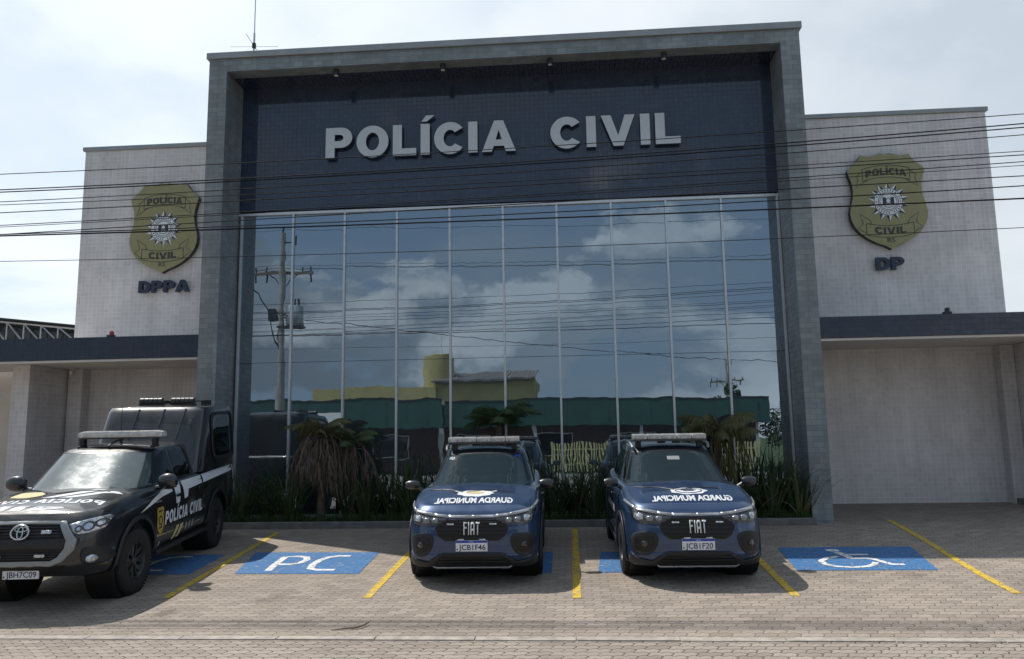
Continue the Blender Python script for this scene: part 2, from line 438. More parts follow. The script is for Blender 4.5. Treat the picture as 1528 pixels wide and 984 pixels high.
# ------------------------------------------------------------------ ground
T = .0524; Y0 = 7.9
def gz(y): return 0. if y < Y0 else T*(min(y, 17.)-Y0)
def sheet(name, mat, quads, dz=0., kind='structure', parent=None):
    """quads in (x,y) list of polygons draped on the sloping ground"""
    mb = MB()
    for q in quads: mb.add([(x, y, gz(y)+dz) for x, y in q], [tuple(range(len(q)))])
    o = mb.build(name, mat, parent)
    for p in o.data.polygons:
        if p.normal.z < 0: p.flip()
    if kind: o['kind'] = kind
    return o
tag(MB().add([(-900, -900, -.06), (900, -900, -.06), (900, 1500, -.06), (-900, 1500, -.06)], [(0, 1, 2, 3)]).build('ground', 'grass_far'), kind='structure')
g = MB().add([(-60, Y0, 0), (60, Y0, 0), (60, 17, gz(17)), (-60, 17, gz(17)), (-60, 60, gz(17)), (60, 60, gz(17))], [(0, 1, 2, 3), (3, 2, 5, 4)]).build('parking_pavement', 'paver'); tag(g, kind='structure')
sheet('street', 'paver_street', [[(-200, -9), (200, -9), (200, Y0), (-200, Y0)]])
sheet('far_pavement', 'concrete', [[(-200, -12.6), (200, -12.6), (200, -9), (-200, -9)]], .0)
mb = MB()
for i in range(-20, 20):
    mb.box(i*1.0+.006, i*1.0+.994, Y0-.06, Y0+.07, -.03, .012+rnd.uniform(-.003, .003))
tag(mb.build('gutter_strip', 'kerb_light', bevel=.004), kind='structure')

# painted markings -------------------------------------------------
def line_quad(a, b, w=.1):
    a = Vector(a); b = Vector(b); d = (b-a).normalized(); p = Vector((-d.y, d.x))*w/2
    out = []; n = 12
    for i in range(n):
        s0 = a+(b-a)*i/n; s1 = a+(b-a)*(i+1)/n
        out.append([tuple(s0-p), tuple(s1-p), tuple(s1+p), tuple(s0+p)])
    return out
lines = [((-5.012, 9.459), (-5.359, 14.014)), ((-2.504, 9.453), (-2.56, 14.1)), ((.016, 9.446), (.02, 14.15)), ((2.558, 9.529), (2.68, 14.1))]
ll = ['yellow bay line beside the black pickup truck, mostly in its shade', 'yellow bay line just left of the left blue car', 'yellow bay line between the two blue cars', 'yellow bay line running out from under the right blue car']
for (a, b), l in zip(lines, ll):
    tag(sheet('bay_line', 'paint_yellow', line_quad(a, b), .005, None), l, 'painted line', 'yellow parking bay lines')
cp = [(5.08, 9.639), (5.16, 10.6), (5.30, 11.6), (5.50, 12.9), (5.727, 14.817)]
q = []
for a, b in zip(cp, cp[1:]): q += line_quad(a, b)
tag(sheet('bay_line', 'paint_yellow', q, .005, None), 'rightmost yellow bay line, slightly bent, beside the disabled bay', 'painted line', 'yellow parking bay lines')
def stroke(pts, w):
    out = []; pts = [Vector(p) for p in pts]; L = []; Rr = []
    for i, p in enumerate(pts):
        t = (pts[min(i+1, len(pts)-1)]-pts[max(i-1, 0)]).normalized(); nrm = Vector((-t.y, t.x))*w/2
        L.append(p+nrm); Rr.append(p-nrm)
    for i in range(len(pts)-1): out.append([tuple(Rr[i]), tuple(Rr[i+1]), tuple(L[i+1]), tuple(L[i])])
    return out
blues = [([(-7.35, 10.72), (-5.36, 10.72), (-5.45, 12.05), (-7.5, 12.05)], 'blue painted panel with white letters under the black pickup truck'),
         ([(-4.711, 10.735), (-2.953, 10.713), (-3.026, 12.16), (-5.018, 12.208)], 'blue painted panel with white PC letters, fully in view left of centre'),
         ([(-2.2, 10.74), (-.31, 10.74), (-.32, 12.14), (-2.2, 12.14)], 'blue painted panel hidden under the left blue car'),
         ([(.315, 10.749), (2.25, 10.77), (2.3, 12.15), (.395, 12.125)], 'blue painted panel half hidden under the right blue car'),
         ([(2.946, 10.83), (4.752, 10.843), (5.059, 12.408), (3.085, 12.36)], 'blue painted panel with white wheelchair symbol at the right bay')]
def pcletters(dx, parent):
    P = [(-4.30, 10.90), (-4.36, 11.34), (-4.40, 11.84), (-4.21, 11.87), (-4.06, 11.81), (-3.99, 11.62), (-4.02, 11.42), (-4.14, 11.32), (-4.34, 11.31)]
    Cc = [(-3.40, 11.88), (-3.58, 11.89), (-3.71, 11.80), (-3.78, 11.60), (-3.79, 11.30), (-3.74, 11.03), (-3.60, 10.95), (-3.36, 10.95)]
    q = stroke([(x+dx, y) for x, y in P], .105)+stroke([(x+dx, y) for x, y in Cc], .105)
    sheet('painted_letters', 'paint_white', q, .009, None, parent)
for i, (qd, lab) in enumerate(blues):
    mbq = []
    (a, b, c, d) = [Vector(p) for p in qd]
    for k in range(6):
        u0, u1 = k/6, (k+1)/6
        mbq.append([tuple(a.lerp(d, u0)), tuple(b.lerp(c, u0)), tuple(b.lerp(c, u1)), tuple(a.lerp(d, u1))])
    o = sheet('bay_marking', 'paint_blue', mbq, .005, None); tag(o, lab, 'floor marking', 'blue bay markings')
    if i < 2: pcletters(0 if i else -2.5, o)
    if i == 4:
        F_ = lambda x, y: (3.90+(x)*1.0, 11.62+y)
        q = []
        hd = arc(3.82, 12.12, .10, .09, 0, 360, 14)[:-1]
        q.append(hd)
        q += stroke([(3.84, 12.0), (3.88, 11.75), (3.90, 11.56)], .11)
        q += stroke([(3.87, 11.82), (4.04, 11.81), (4.22, 11.81)], .07)
        q += stroke([(3.88, 11.56), (4.10, 11.56), (4.19, 11.50), (4.24, 11.32), (4.30, 11.17), (4.46, 11.16)], .095)
        q += stroke([(3.76, 11.68), (3.56, 11.58), (3.43, 11.40), (3.42, 11.18), (3.54, 11.04), (3.72, 10.99), (3.92, 11.04), (4.06, 11.16), (4.13, 11.30)], .085)
        sheet('wheelchair_symbol', 'paint_white', q, .009, None, o)

# ------------------------------------------------------------------ police station building
GZ = gz(17)
st = empty('police_station', (-1.3, 14.6, gz(14.6)))
tag(st, 'police station with tall grey tiled portal, mirrored curtain wall and pale tiled wings', 'building')
off = Vector((-st.location.x, -st.location.y, -st.location.z))
class PB:          # parts given in world coordinates, parented to the station
    def __init__(s, root): s.root = root
    def __call__(s, o):
        o.parent = s.root; o.matrix_parent_inverse = Matrix.Translation(-Vector(s.root.location)); return o
P_ = PB(st)
XL, XR, YF, YG = -7.30, 4.67, 14.6, 15.45
IL, IR, SOF, TOP = -6.92, 4.30, 9.57, 9.84
# portal frame: two piers, a lintel slab, returns back to the wing wall
mb = MB(); mb.box(XL, IL, YF, 20.5, .2, TOP); mb.box(IR, XR, YF, 20.5, .2, TOP); mb.box(IL, IR, YF, 20.5, SOF, TOP)
P_(mb.build('portal_frame', 'tile_grey', bevel=0))
P_(box('roof_flashing', 'flashing', None, XL-.05, XR+.05, YF-.05, 20.55, TOP+.002, TOP+.14, .01))
P_(box('lintel_wall', 'tile_navy', None, IL, IR, YG-.03, YG+.2, 6.80, SOF))
P_(box('soffit_back_dark', 'tile_navy', None, IL+.003, IR-.003, YF+.33, YG-.033, SOF-.012, SOF-.002))  # thin navy layer, makes the back part of the soffit darker than its front
# curtain wall
cw = MB(); xs = [IL+.06]+[-5.738+1.1106*i for i in range(9)]+[IR-.03]
zt, zb = 6.72, .5
for i, x in enumerate(xs): cw.box(x-.021, x+.021, YG-.045, YG+.06, zb, zt)
cw.box(IL+.003, IR-.003, YG-.05, YG+.08, zt-.015, zt+.045)
cw.box(IL+.003, IR-.003, YG-.04, YG+.08, zb-.12, zb)
cwo = P_(cw.build('curtain_wall_frame', 'alu', bevel=.003))
zj = 3.57
for i in range(10):
    for (a, b) in ((zb, zj-.004), (zj+.004, zt)):
        tx, ty = rnd.uniform(-.0022, .0022), rnd.uniform(-.0016, .0016)
        if a == zb: ty += .0012
        x0, x1 = xs[i]+.018, xs[i+1]-.018
        mbp = MB(); n1, n2 = 2, 2
        yy = lambda x, z: YG+tx*(x-x0)+ty*(z-a)
        mbp.add([(x0, yy(x0, a), a), (x1, yy(x1, a), a), (x1, yy(x1, b), b), (x0, yy(x0, b), b), (x0, YG+.03, a), (x1, YG+.03, a), (x1, YG+.03, b), (x0, YG+.03, b)],
                [(0, 1, 2, 3), (7, 6, 5, 4), (0, 4, 5, 1), (1, 5, 6, 2), (2, 6, 7, 3), (3, 7, 4, 0)])
        pn = mbp.build('glass_pane', 'facade_glass'); pn.parent = cwo
        pn.matrix_parent_inverse = Matrix.Identity(4)
P_(box('interior_backing', 'interior', None, IL+.01, IR-.01, YG+.1, YG+.18, .3, 6.79))
# wings
YW = 17.
mb = MB(); mb.box(-11.50, XL-.003, YW, 24, .3, 8.95); P_(mb.build('left_wing_wall', 'tile_white')).name = 'wing_wall'
mb = MB(); mb.box(XR+.003, 9.32, YW, 24, .3, 8.95); P_(mb.build('wing_wall', 'tile_white'))
P_(box('wing_flashing', 'flashing', None, -11.55, XL-.002, YW-.05, 24.05, 8.952, 9.05, .01))
P_(box('wing_flashing', 'flashing', None, XR+.002, 9.37, YW-.05, 24.05, 8.952, 9.05, .01))
# canopies
def canopy(x0, x1, z0, z1):
    c = P_(box('canopy_fascia', 'tile_fascia', None, x0, x1, YF+.03, YF+.16, z0, z1))
    P_(box('canopy_slab', 'plaster', None, x0, x1, YF+.163, YW-.002, z0+.02, z1-.06))
    P_(box('drip_edge', 'plaster', None, x0, x1, YF+.05, YF+.14, z0-.05, z0-.002, .004))
canopy(-16.5, XL-.002, 3.64, 4.085); canopy(XR+.002, 14.5, 3.70, 4.10)
# right recess: corner pier and side wall
P_(box('recess_pier', 'tile_white', None, 8.97, 9.25, 16.75, YW-.002, .3, 3.715))
P_(box('recess_side_wall', 'tile_white', None, 9.26, 9.46, 15.3, 17.4, .3, 3.715))
P_(box('recess_back_wall', 'plaster_grey', None, 9.47, 14.4, 17.0, 17.2, .3, 3.715))
P_(box('plinth_block', 'kerb', None, 9.0, 9.25, 16.5, 16.74, .4, .58, .01))
# left recess
P_(box('recess_pier', 'tile_white', None, -11.38, -11.05, 16.72, YW-.002, .3, 3.655))
P_(box('recess_side_wall', 'tile_white', None, -11.80, -11.42, 15.5, 17.3, .3, 3.655))
P_(box('side_wall', 'plaster', None, -16.5, -11.81, 17.31, 17.5, .3, 4.05))
sd = P_(box('side_gate', 'plaster_grey', None, -13.0, -12.45, 17.22, 17.305, .3, 3.0, .01))
P_(box('slot_window', 'brick_dark', None, -12.75, -12.47, 17.25, 17.3, 3.12, 3.62, .005))
# planter
mb = MB(); mb.box(-6.919, 4.299, 14.36, 14.48, .2, .462)
ke = P_(mb.build('planter_kerb', 'kerb', bevel=.012))
so_ = P_(box('planter_soil', 'soil', None, -6.915, 4.295, 14.481, YG-.06, .2, .43))
# roof truss of the yard cover behind the left wing
tr = empty('roof_truss', (-18, 20, .477)); tag(tr, 'silver steel roof truss showing above the left canopy', 'roof truss')
def TW(o, r): o.parent = r; o.matrix_parent_inverse = Matrix.Translation(-Vector(r.location)); return o
mb = MB(); A = Vector((-19, 19.5, 5.72)); B = Vector((-12.2, 19.5, 4.92)); A2 = Vector((-19, 19.5, 4.75)); B2 = Vector((-12.2, 19.5, 4.70))
mb.tube([A, B], .035, 6); mb.tube([A2, B2], .035, 6)
TW(mb.build('chord', 'steel'), tr)
mb = MB(); nseg = 14
for i in range(nseg):
    a = A.lerp(B, i/nseg); b = A2.lerp(B2, (i+1)/nseg); mb.tube([a, b], .022, 5); mb.tube([A.lerp(B, i/nseg), A2.lerp(B2, i/nseg)], .02, 5)
TW(mb.build('web_bars', 'steel'), tr)
TW(box('roof_panel', 'paint_roof', None, -19.2, -12.1, 20.2, 20.3, 3.9, 4.9), tr)
mb = MB(); mb.prism([(-19.1, 4.9), (-12.15, 4.85), (-12.15, 4.97), (-19.1, 5.72)], 20.31, 20.4, ZX); TW(mb.build('roof_panel', 'paint_roof'), tr)
mb = MB(); mb.prism([(-19.1, 5.78), (-12.15, 4.97), (-12.15, 5.01), (-19.1, 5.83)], 19.4, 23, ZX); TW(mb.build('roof_sheet', 'metal_dark'), tr)
for px in (-18.6, -12.5): TW(MB().box(px-.06, px+.06, 19.5, 19.62, .45, 4.75).build('post', 'steel'), tr)

# soffit spot lamps
for x, l in zip((-4.66, -2.43, -.235, 2.05), ('leftmost of the four small soffit lamps', 'second soffit lamp from the left, above the sign letters', 'third soffit lamp from the left, above the gap in the sign', 'rightmost of the four small soffit lamps')):
    r = empty('soffit_lamp', (x, 14.77, SOF)); tag(r, l+' under the portal', 'lamp', 'soffit lamps of the portal')
    MB().lathe([(0, 0), (.055, 0), (.055, -.13), (.05, -.13), (.045, -.11), (0, -.11)], 20, Matrix.Identity(4)).build('lamp_body', 'metal_dark', r, True)
    MB().lathe([(0, -.112), (.043, -.113), (.043, -.128), (0, -.13)], 20, Matrix.Identity(4)).build('lens', 'white_vinyl', r, True)

# rooftop antenna
an = empty('antenna', (-6.62, 15.2, TOP+.14)); tag(an, 'thin radio antenna with crossed rods on the portal roof', 'antenna')
MB().tube([(0, 0, 0), (0, 0, .75)], .022, 8).tube([(0, 0, .75), (0, 0, 3.2)], [.012, .007], 6).build('mast', 'steel', an)
MB().tube([(-.52, 0, .47), (.52, .05, .44)], .007, 6).tube([(-.12, -.15, .66), (.1, .2, .28)], .007, 6).build('rod', 'steel', an)
MB().box(-.035, .035, -.03, .03, .40, .52).build('clamp', 'metal_dark', an, bevel=.005); MB().box(-.03, .03, -.03, .03, .18, .24).build('clamp', 'metal_dark', an, bevel=.005)
# small roof beacons and a camera
def beacon(x, z, col, lab):
    r = empty('alarm_beacon', (x, YF+.12, z)); tag(r, lab, 'beacon')
    MB().box(-.07, .07, -.05, .05, 0, .05).build('base', 'metal_dark', r, bevel=.008)
    MB().lathe([(.045, .05), (.045, .10), (.03, .125), (0, .13)], 12, Matrix.Translation((.01, 0, 0))).build('lens', col, r, True)
beacon(-9.18, 4.085, 'red_lens', 'small red beacon on the left canopy edge')
beacon(7.02, 4.10, 'metal_dark', 'small dark beacon on the right canopy edge')
cm = empty('security_camera', (-11.0, 16.3, 3.655)); tag(cm, 'small white security camera under the left canopy', 'camera')
MB().tube([(0, 0, 0), (0, 0, -.07)], .02, 8).build('bracket', 'plaster', cm)
MB().tube([(-.02, .08, -.09), (.02, -.12, -.12)], .035, 10).build('housing', 'plaster', cm)

# big lettering -----------------------------------------------------
def wall_letters(text, x0, x1, z0, h, y, th, root, face, side, name='letter', sp=.1, shear=0.):
    gl, w = layout(text, sp, shear, h)
    k = (x1-x0)/w
    for g_ in gl:
        g2 = [[(x0+px*k, z0+pz) for px, pz in c] for c in g_]
        m_ = MB(); extrude_contours(m_, g2, y-th, y, ZX)
        o = TW(m_.build(name, face), root)
        if side and side != face:
            o.data.materials.append(MATS[side])
            for p in o.data.polygons:
                if abs(p.normal.y) < .9: p.material_index = 1
sg = empty('sign_lettering', (-1.3, YG-.06, 7.85)); tag(sg, 'large pale block letters POLÍCIA CIVIL on the dark portal wall', 'sign')
wall_letters('POLÍCIA', -5.03, -1.0, 7.86, .675, YG-.08, .07, sg, 'letter_face', 'letter_side', sp=.13)
wall_letters('CIVIL', -.27, 2.39, 7.87, .665, YG-.08, .07, sg, 'letter_face', 'letter_side', sp=.15)
for t_, a, b, l in (('DPPA', -9.93, -8.72, 'dark navy letters DPPA under the left shield'), ('DP', 6.68, 7.27, 'dark navy letters DP under the right shield')):
    r = empty('sign_lettering', ((a+b)/2, YW-.05, 5.4)); tag(r, l, 'sign')
    wall_letters(t_, a, b, 5.42, .28, YW-.05, .08, r, 'navy_letter', None, sp=.06)

# shields ----------------------------------------------------------
def ribbon_poly(pts, w): return stroke(pts, w)
def shield(cx, lab):
    r = empty('shield_badge', (cx, YW-.16, 5.9)); tag(r, lab, 'badge', 'gold police shields on the wing walls')
    hw, hz, cz = .82, 1.05, 6.95
    half = [(0, 1.0), (.12, 1.03), (.28, .985), (.44, .96), (.62, 1.0), (.70, .90), (.82, .80), (.97, .70), (1.0, .64), (.95, .52), (.90, .38), (.885, .22), (.91, .05), (.97, -.10), (1.0, -.25), (.985, -.38), (.92, -.52), (.78, -.67), (.58, -.80), (.35, -.90), (.15, -.96), (0, -1.03)]
    pts = half+[(-x, z) for x, z in reversed(half[1:-1])]
    out = [(x*hw, cz+z*hz) for x, z in pts]
    def put(name, mat, contours, y0, y1, par=r):
        m_ = MB()
        for c in contours: extrude_contours(m_, c, y0, y1, Matrix.Translation((cx, 0, 0)) @ ZX)
        o = m_.build(name, mat)
        TW(o, r)
        if par is not r:
            o.parent = par; o.matrix_parent_inverse = Matrix.Translation(-Vector(r.location))
        return o
    yb, yf = YW-.03, YW-.16
    b = put('shield_plate', 'gold', [[out]], yf, yb); b.data.materials.append(MATS['badge_side'])
    for p in b.data.polygons:
        if abs(p.normal.y) < .9: p.material_index = 1
    def lines(polys, w=.013):
        res = []
        for p in polys:
            for q in stroke(p, w): res.append([q])
        return res
    bow = lambda x, z0, k: z0+k*x*x
    # upper and lower ribbons
    up = [[(x*.1, cz+bow(x*.1, .80, -.30)*1.0) for x in range(-5, 6)], [(x*.1, cz+bow(x*.1, .53, -.30)) for x in range(-5, 6)], [(-.5, cz+.725), (-.5, cz+.455)], [(.5, cz+.725), (.5, cz+.455)],
          [(-.5, cz+.68), (-.64, cz+.56), (-.60, cz+.50), (-.66, cz+.30), (-.50, cz+.42), (-.40, cz+.48)], [(.5, cz+.68), (.64, cz+.56), (.60, cz+.50), (.66, cz+.30), (.50, cz+.42), (.40, cz+.48)]]
    lo = [[(x*.1, cz+bow(x*.1, -.56, .26)) for x in range(-5, 6)], [(x*.1, cz+bow(x*.1, -.82, .26)) for x in range(-5, 6)], [(-.5, cz-.50), (-.5, cz-.76)], [(.5, cz-.50), (.5, cz-.76)],
          [(-.5, cz-.72), (-.68, cz-.60), (-.56, cz-.50), (-.62, cz-.28), (-.42, cz-.42), (-.38, cz-.53)], [(.5, cz-.72), (.68, cz-.60), (.56, cz-.50), (.62, cz-.28), (.42, cz-.42), (.38, cz-.53)]]
    put('ribbon', 'badge_dark', lines(up), yf-.004, yf+.001); put('ribbon', 'badge_dark', lines(lo), yf-.004, yf+.001)
    def curved(text, zc, h, k, w):
        gl, ww = layout(text, .1, 0, h); s_ = w/ww; res = []
        for g_ in gl: res.append([[(px*s_-w/2, zc+pz+k*(px*s_-w/2)**2) for px, pz in c] for c in g_])
        return res
    put('lettering', 'badge_dark', curved('POLÍCIA', cz+.585, .155, -.30, .86), yf-.006, yf+.001)
    put('lettering', 'badge_dark', curved('CIVIL', cz-.755, .155, .26, .66), yf-.006, yf+.001)
    tv, tf, _ = text_mesh('RS', .10, .012, 1.25)
    m_ = MB(); m_.add([(cx+x, yf-.003, cz-.93+z) for x, z in tv], tf); TW(m_.build('lettering', 'badge_dark'), r)
    # sun rosette
    cr = cz-.03; wh = []; nv = []
    for i in range(14):
        a = math.pi*2*i/14; d = math.pi/14
        tip = (.44*math.sin(a), cr+.44*math.cos(a)); l_ = (.285*math.sin(a-d), cr+.285*math.cos(a-d)); rr = (.285*math.sin(a+d), cr+.285*math.cos(a+d)); c0 = (.2*math.sin(a), cr+.2*math.cos(a))
        wh.append([[l_, tip, c0]]); nv.append([[tip, rr, c0]])
    for q_ in wh: put('rosette_ray', 'white_vinyl', [q_], yf-.010, yf+.001)
    for q_ in nv: put('rosette_ray', 'badge_navy', [q_], yf-.010, yf+.001)
    disc = put('rosette_disc', 'white_vinyl', [[arc(0, cr, .31, .31, 0, 360, 40)[:-1]]], yf-.014, yf+.001)
    ring = lines([arc(0, cr, rr_, rr_, 0, 360, 36) for rr_ in (.30, .215, .18)], .011)
    for i in range(28):
        if i % 9 == 4: continue
        a = 2*math.pi*i/28; ring.append([[(math.sin(a+o_)*q, cr+math.cos(a+o_)*q) for o_, q in ((-.035, .24), (-.035, .275), (.035, .275), (.035, .24))]])
    # small central coat of arms: shield with banners
    ring += [[[(-.12, cr+.10), (-.05, cr+.10), (-.05, cr-.07), (-.12, cr-.07)]], [[(.05, cr+.10), (.12, cr+.10), (.12, cr-.07), (.05, cr-.07)]]]
    ring += lines([arc(0, cr+.02, .05, .06, 0, 360, 14), [(-.1, cr-.10), (0, cr-.13), (.1, cr-.10)]], .014)
    put('crest_lines', 'badge_navy', ring, yf-.018, yf-.0005)
shield(-9.37, 'gold police shield with sun rosette on the left wing above DPPA')
shield(7.02, 'gold police shield with sun rosette on the right wing above DP')

# ------------------------------------------------------------------ cables above the parking (run parallel to the facade)
cabs = [('A', 5.80, 5.86, 6.02, 0.0058), ('B', 5.57, 5.66, 5.89, 0.0079), ('B2', 5.535, 5.62, 5.84, 0.0079), ('C', 5.40, 5.52, 5.74, 0.0058), ('D', 5.345, 5.39, 5.52, 0.0050), ('E', 5.24, 5.33, 5.47, 0.0065),
        ('F', 5.06, 5.19, 5.38, 0.0058), ('G', 5.035, 5.16, 5.33, 0.0043), ('H', 4.935, 5.07, 5.19, 0.0065), ('J', 4.91, 4.935, 5.06, 0.0072), ('I', 4.885, 4.86, 4.89, 0.0101), ('K', 4.51, 4.46, 4.51, .0045)]
ordn = ['topmost thin', 'second, thicker', 'third, thicker', 'fourth thin', 'fifth thin', 'sixth', 'seventh thin', 'eighth fine', 'ninth', 'tenth thick', 'eleventh, thickest', 'lowest hair-thin']
for (nm, z0, zm, z1, rr), l in zip(cabs, ordn):
    # parabola through (-7,z0), (-.5,zm), (6,z1)
    a_ = ((z1-zm)/6.5-(zm-z0)/6.5)/13.; pts = []
    for i in range(61):
        x = -24+i*.8; t_ = x+.5
        b_ = (z1-z0)/13.
        z = zm+b_*t_+a_*t_*t_
        pts.append((x, 10+rnd.uniform(0, .002), z))
    o = MB().tube(pts, rr, 6).build('overhead_cable', 'cable', None, True)
    tag(o, l+' overhead cable counted down from the top of the bunch crossing the facade', 'cable', 'overhead cables in front of the facade')
def pole(x, y, h, lab, arm=True, lamp=False, trafo=False):
    r = empty('utility_pole', (x, y, 0)); tag(r, lab, 'utility pole')
    MB().tube([(0, 0, -.1), (0, 0, h)], [.19, .11], 14).build('post', 'concrete', r, True)
    if arm:
        MB().box(-1.25, 1.25, -.17, -.09, h-1.72, h-1.60).build('crossarm', 'wood_arm', r)
        MB().tube([(-.6, -.13, h-1.66), (0, -.13, h-2.3)], .02, 6).tube([(.6, -.13, h-1.66), (0, -.13, h-2.3)], .02, 6).build('brace', 'metal_dark', r)
        m_ = MB()
        for ix in (-1.15, -.75, .75, 1.15):
            m_.lathe([(.03, 0), (.05, .04), (.03, .07), (.05, .11), (.03, .14), (.045, .2), (0, .22)], 8, Matrix.Translation((ix, -.13, h-1.6)))
        m_.lathe([(.03, 0), (.05, .04), (.03, .07), (.05, .11), (.03, .14), (.045, .22), (0, .24)], 8, Matrix.Translation((0, 0, h)))
        m_.tube([(.0, 0, h-.35), (.5, 0, h-.35)], .04, 6); m_.tube([(.5, 0, h-.5), (.5, 0, h-.1)], .05, 6)
        for ix in (-1.2, -.7, 1.1): m_.tube([(ix, -.2, h-1.7), (ix, -.24, h-2.05)], .045, 6)
        m_.build('insulator', 'metal_dark', r, True)
    if trafo:
        t_ = MB().lathe([(0, 0), (.27, 0), (.3, .05), (.3, .75), (.27, .8), (0, .82)], 18, Matrix.Translation((.55, .0, h-3.9))).build('transformer', 'steel', r, True)
        m_ = MB()
        for k in range(3): m_.tube([(.42+k*.13, 0, h-3.08), (.42+k*.13, 0, h-2.8)], .035, 6)
        m_.build('bushing', 'metal_dark', t_)
        m_ = MB().box(-.55, -.2, -.12, .12, h-3.7, h-3.2).box(-.1, .9, -.2, .2, h-4.0, h-3.92)
        for k in range(5): m_.tube([(-.6+.25*k, .1*k, h-3.2-.1*k), (.35, -.15, h-3.6+.09*k)], .018, 5)
        m_.build('bracket', 'metal_dark', r)
    if lamp:
        m_ = MB().tube([(0, 0, h-5.3), (-.25, .2, h-4.2), (-.5, .3, h-3.2), (-.85, .4, h-2.6), (-1.05, .45, h-2.45)], .03, 8)
        la = m_.build('lamp_arm', 'metal_dark', r, True)
        MB().lathe([(0, -.3), (.08, -.25), (.12, 0), (.09, .2), (0, .25)], 12, Matrix.Translation((-1.22, .5, h-2.43)) @ Matrix.Rotation(R(70), 4, 'Y')).build('lamp_head', 'steel', la, True)
    return r
pole(-24, 10.15, 8.2, 'concrete utility pole carrying the cables far left of the parking', False)
pole(24, 10.15, 8.2, 'concrete utility pole carrying the cables far right of the parking', False)
pole(-11.8, 0.2, 10.6, 'concrete utility pole with crossarm, transformer and street lamp, mirrored in the glass', True, True, True)
pole(12.2, -30.3, 7.9, 'distant utility pole with short crossarms mirrored above the green wall')
for k, (yy, z, l) in enumerate(((-1.15, 9.2, 'street-side high cable on the left end of the crossarm'), (-.75, 9.2, 'high cable next to the crossarm end'), (1.15, 9.2, 'high cable on the right end of the crossarm'), (0, 10.8, 'single high cable on the pole top'))):
    pts = []
    for i in range(81):
        x = -40+i; s_ = ((x+11.8) % 40)/40; pts.append((x, .07+yy*.3, z-3.2*s_*(1-s_)*.35))
    tag(MB().tube(pts, .008, 5).build('power_line', 'cable', None, True), l+' of the mirrored utility pole', 'cable', 'power lines behind the viewer')
pts = [(-11.8+32*s_, .2-8*s_, 7.1-2.0*s_-2.2*s_*(1-s_)) for s_ in [i/30 for i in range(31)]]
tag(MB().tube(pts, .014, 5).build('power_line', 'cable', None, True), 'sagging service cable leaving the transformer of the mirrored pole', 'cable')

# ------------------------------------------------------------------ the far side of the street (seen mirrored in the glass)
gb = empty('green_building', (-3, -16, 0)); tag(gb, 'long low building with deep green fascia and brick walls across the street', 'building')
TW(box('fascia', 'green_wall', None, -7.4, 11.2, -14.4, -14.0, 2.66, 4.2), gb)
TW(box('fascia', 'green_wall', None, -18.9, -7.4, -13.5, -13.1, 2.66, 4.35), gb)
TW(box('roof', 'metal_dark', None, -18.8, 11.1, -22, -14.41, 3.9, 4.05), gb)
TW(box('wall', 'brick_dark', None, -18.5, 11.0, -16.2, -16.0, 0, 2.7), gb)
TW(box('soffit', 'brick_dark', None, -18.8, 11.1, -16.0, -14.41, 2.68, 2.78), gb)
for i in range(6):
    x = -17+i*5
    w_ = TW(box('window', 'side_glass', None, x, x+2.0, -15.995, -15.95, .9, 2.2), gb)
    f_ = TW(MB().box(x-.06, x, -15.99, -15.9, .84, 2.26).box(x+2, x+2.06, -15.99, -15.9, .84, 2.26).box(x, x+2, -15.99, -15.9, 2.2, 2.26).box(x, x+2, -15.99, -15.9, .84, .9).build('window_frame', 'white_sign'), gb)
mb = MB()
for x in (-18, -13, -7.6, -2, 4, 10.5): mb.box(x-.09, x+.09, -14.3, -14.12, 0, 2.66)
TW(mb.build('porch_posts', 'plaster_grey'), gb)
mb = MB().box(-7.38, 11.22, -13.995, -13.96, 4.15, 4.22).box(-18.92, -7.38, -13.095, -13.06, 4.30, 4.37)
TW(mb.build('fascia_capping', 'metal_dark'), gb)
mb = MB()
for i in range(15): mb.box(-6.2+i*1.2, -6.18+i*1.2, -13.998, -13.99, 2.68, 4.14)
for i in range(9): mb.box(-17.8+i*1.2, -17.78+i*1.2, -13.098, -13.09, 2.68, 4.29)
TW(mb.build('fascia_seams', 'metal_dark'), gb)
for x in (-5.2, 6.2): TW(box('door', 'white_sign', None, x, x+.9, -15.998, -15.93, 0, 2.1), gb)
ns = MB().box(-14.9, -13.3, -13.09, -13.04, 2.55, 3.6).build('notice_board', 'white_sign', bevel=.01); tag(ns, 'plain white board on the green fascia across the street', 'sign')
yb_ = empty('yellow_building', (-9, -22, 0)); tag(yb_, 'yellow building with flat parapet and tiled roof behind the green one', 'building')
TW(box('parapet', 'yellow_wall', None, -17.4, -8.9, -24, -20, 0, 5.5), yb_)
TW(box('wall', 'yellow_wall', None, -8.9, -2.1, -24, -20.2, 0, 5.85), yb_)
mb = MB()
for i in range(46):
    x = -9.1+i*.155; mb.tube([(x, -19.7, 5.86), (x, -24, 6.7)], .08, 6)
TW(mb.build('roof', 'roof_tile', None, True), yb_)
wt = empty('water_tank', (-9.1, -21.5, 5.5)); tag(wt, 'round yellow water tank tower rising over the yellow building', 'water tank')
MB().lathe([(0, 0), (1.08, 0), (1.08, 2.1), (1.0, 2.14), (0, 2.16)], 32, Matrix.Translation((0, 0, -.0))).build('tank_wall', 'yellow_wall', wt, True)
m_ = MB()
for sx in (-.2, .2): m_.tube([(1.2+sx, 1.2, .2), (1.2+sx, 1.2, 2.2)], .02, 6)
for k in range(7): m_.tube([(1.0, 1.2, .3+k*.27), (1.4, 1.2, .3+k*.27)], .015, 5)
m_.tube([(.2, 0, 2.1), (.2, 0, 3.6)], .015, 6)
m_.build('ladder', 'steel', wt)
fc = empty('picket_fence', (4, -12, 0)); tag(fc, 'pale yellow picket fence across the street', 'fence')
mb = MB(); x = -.9
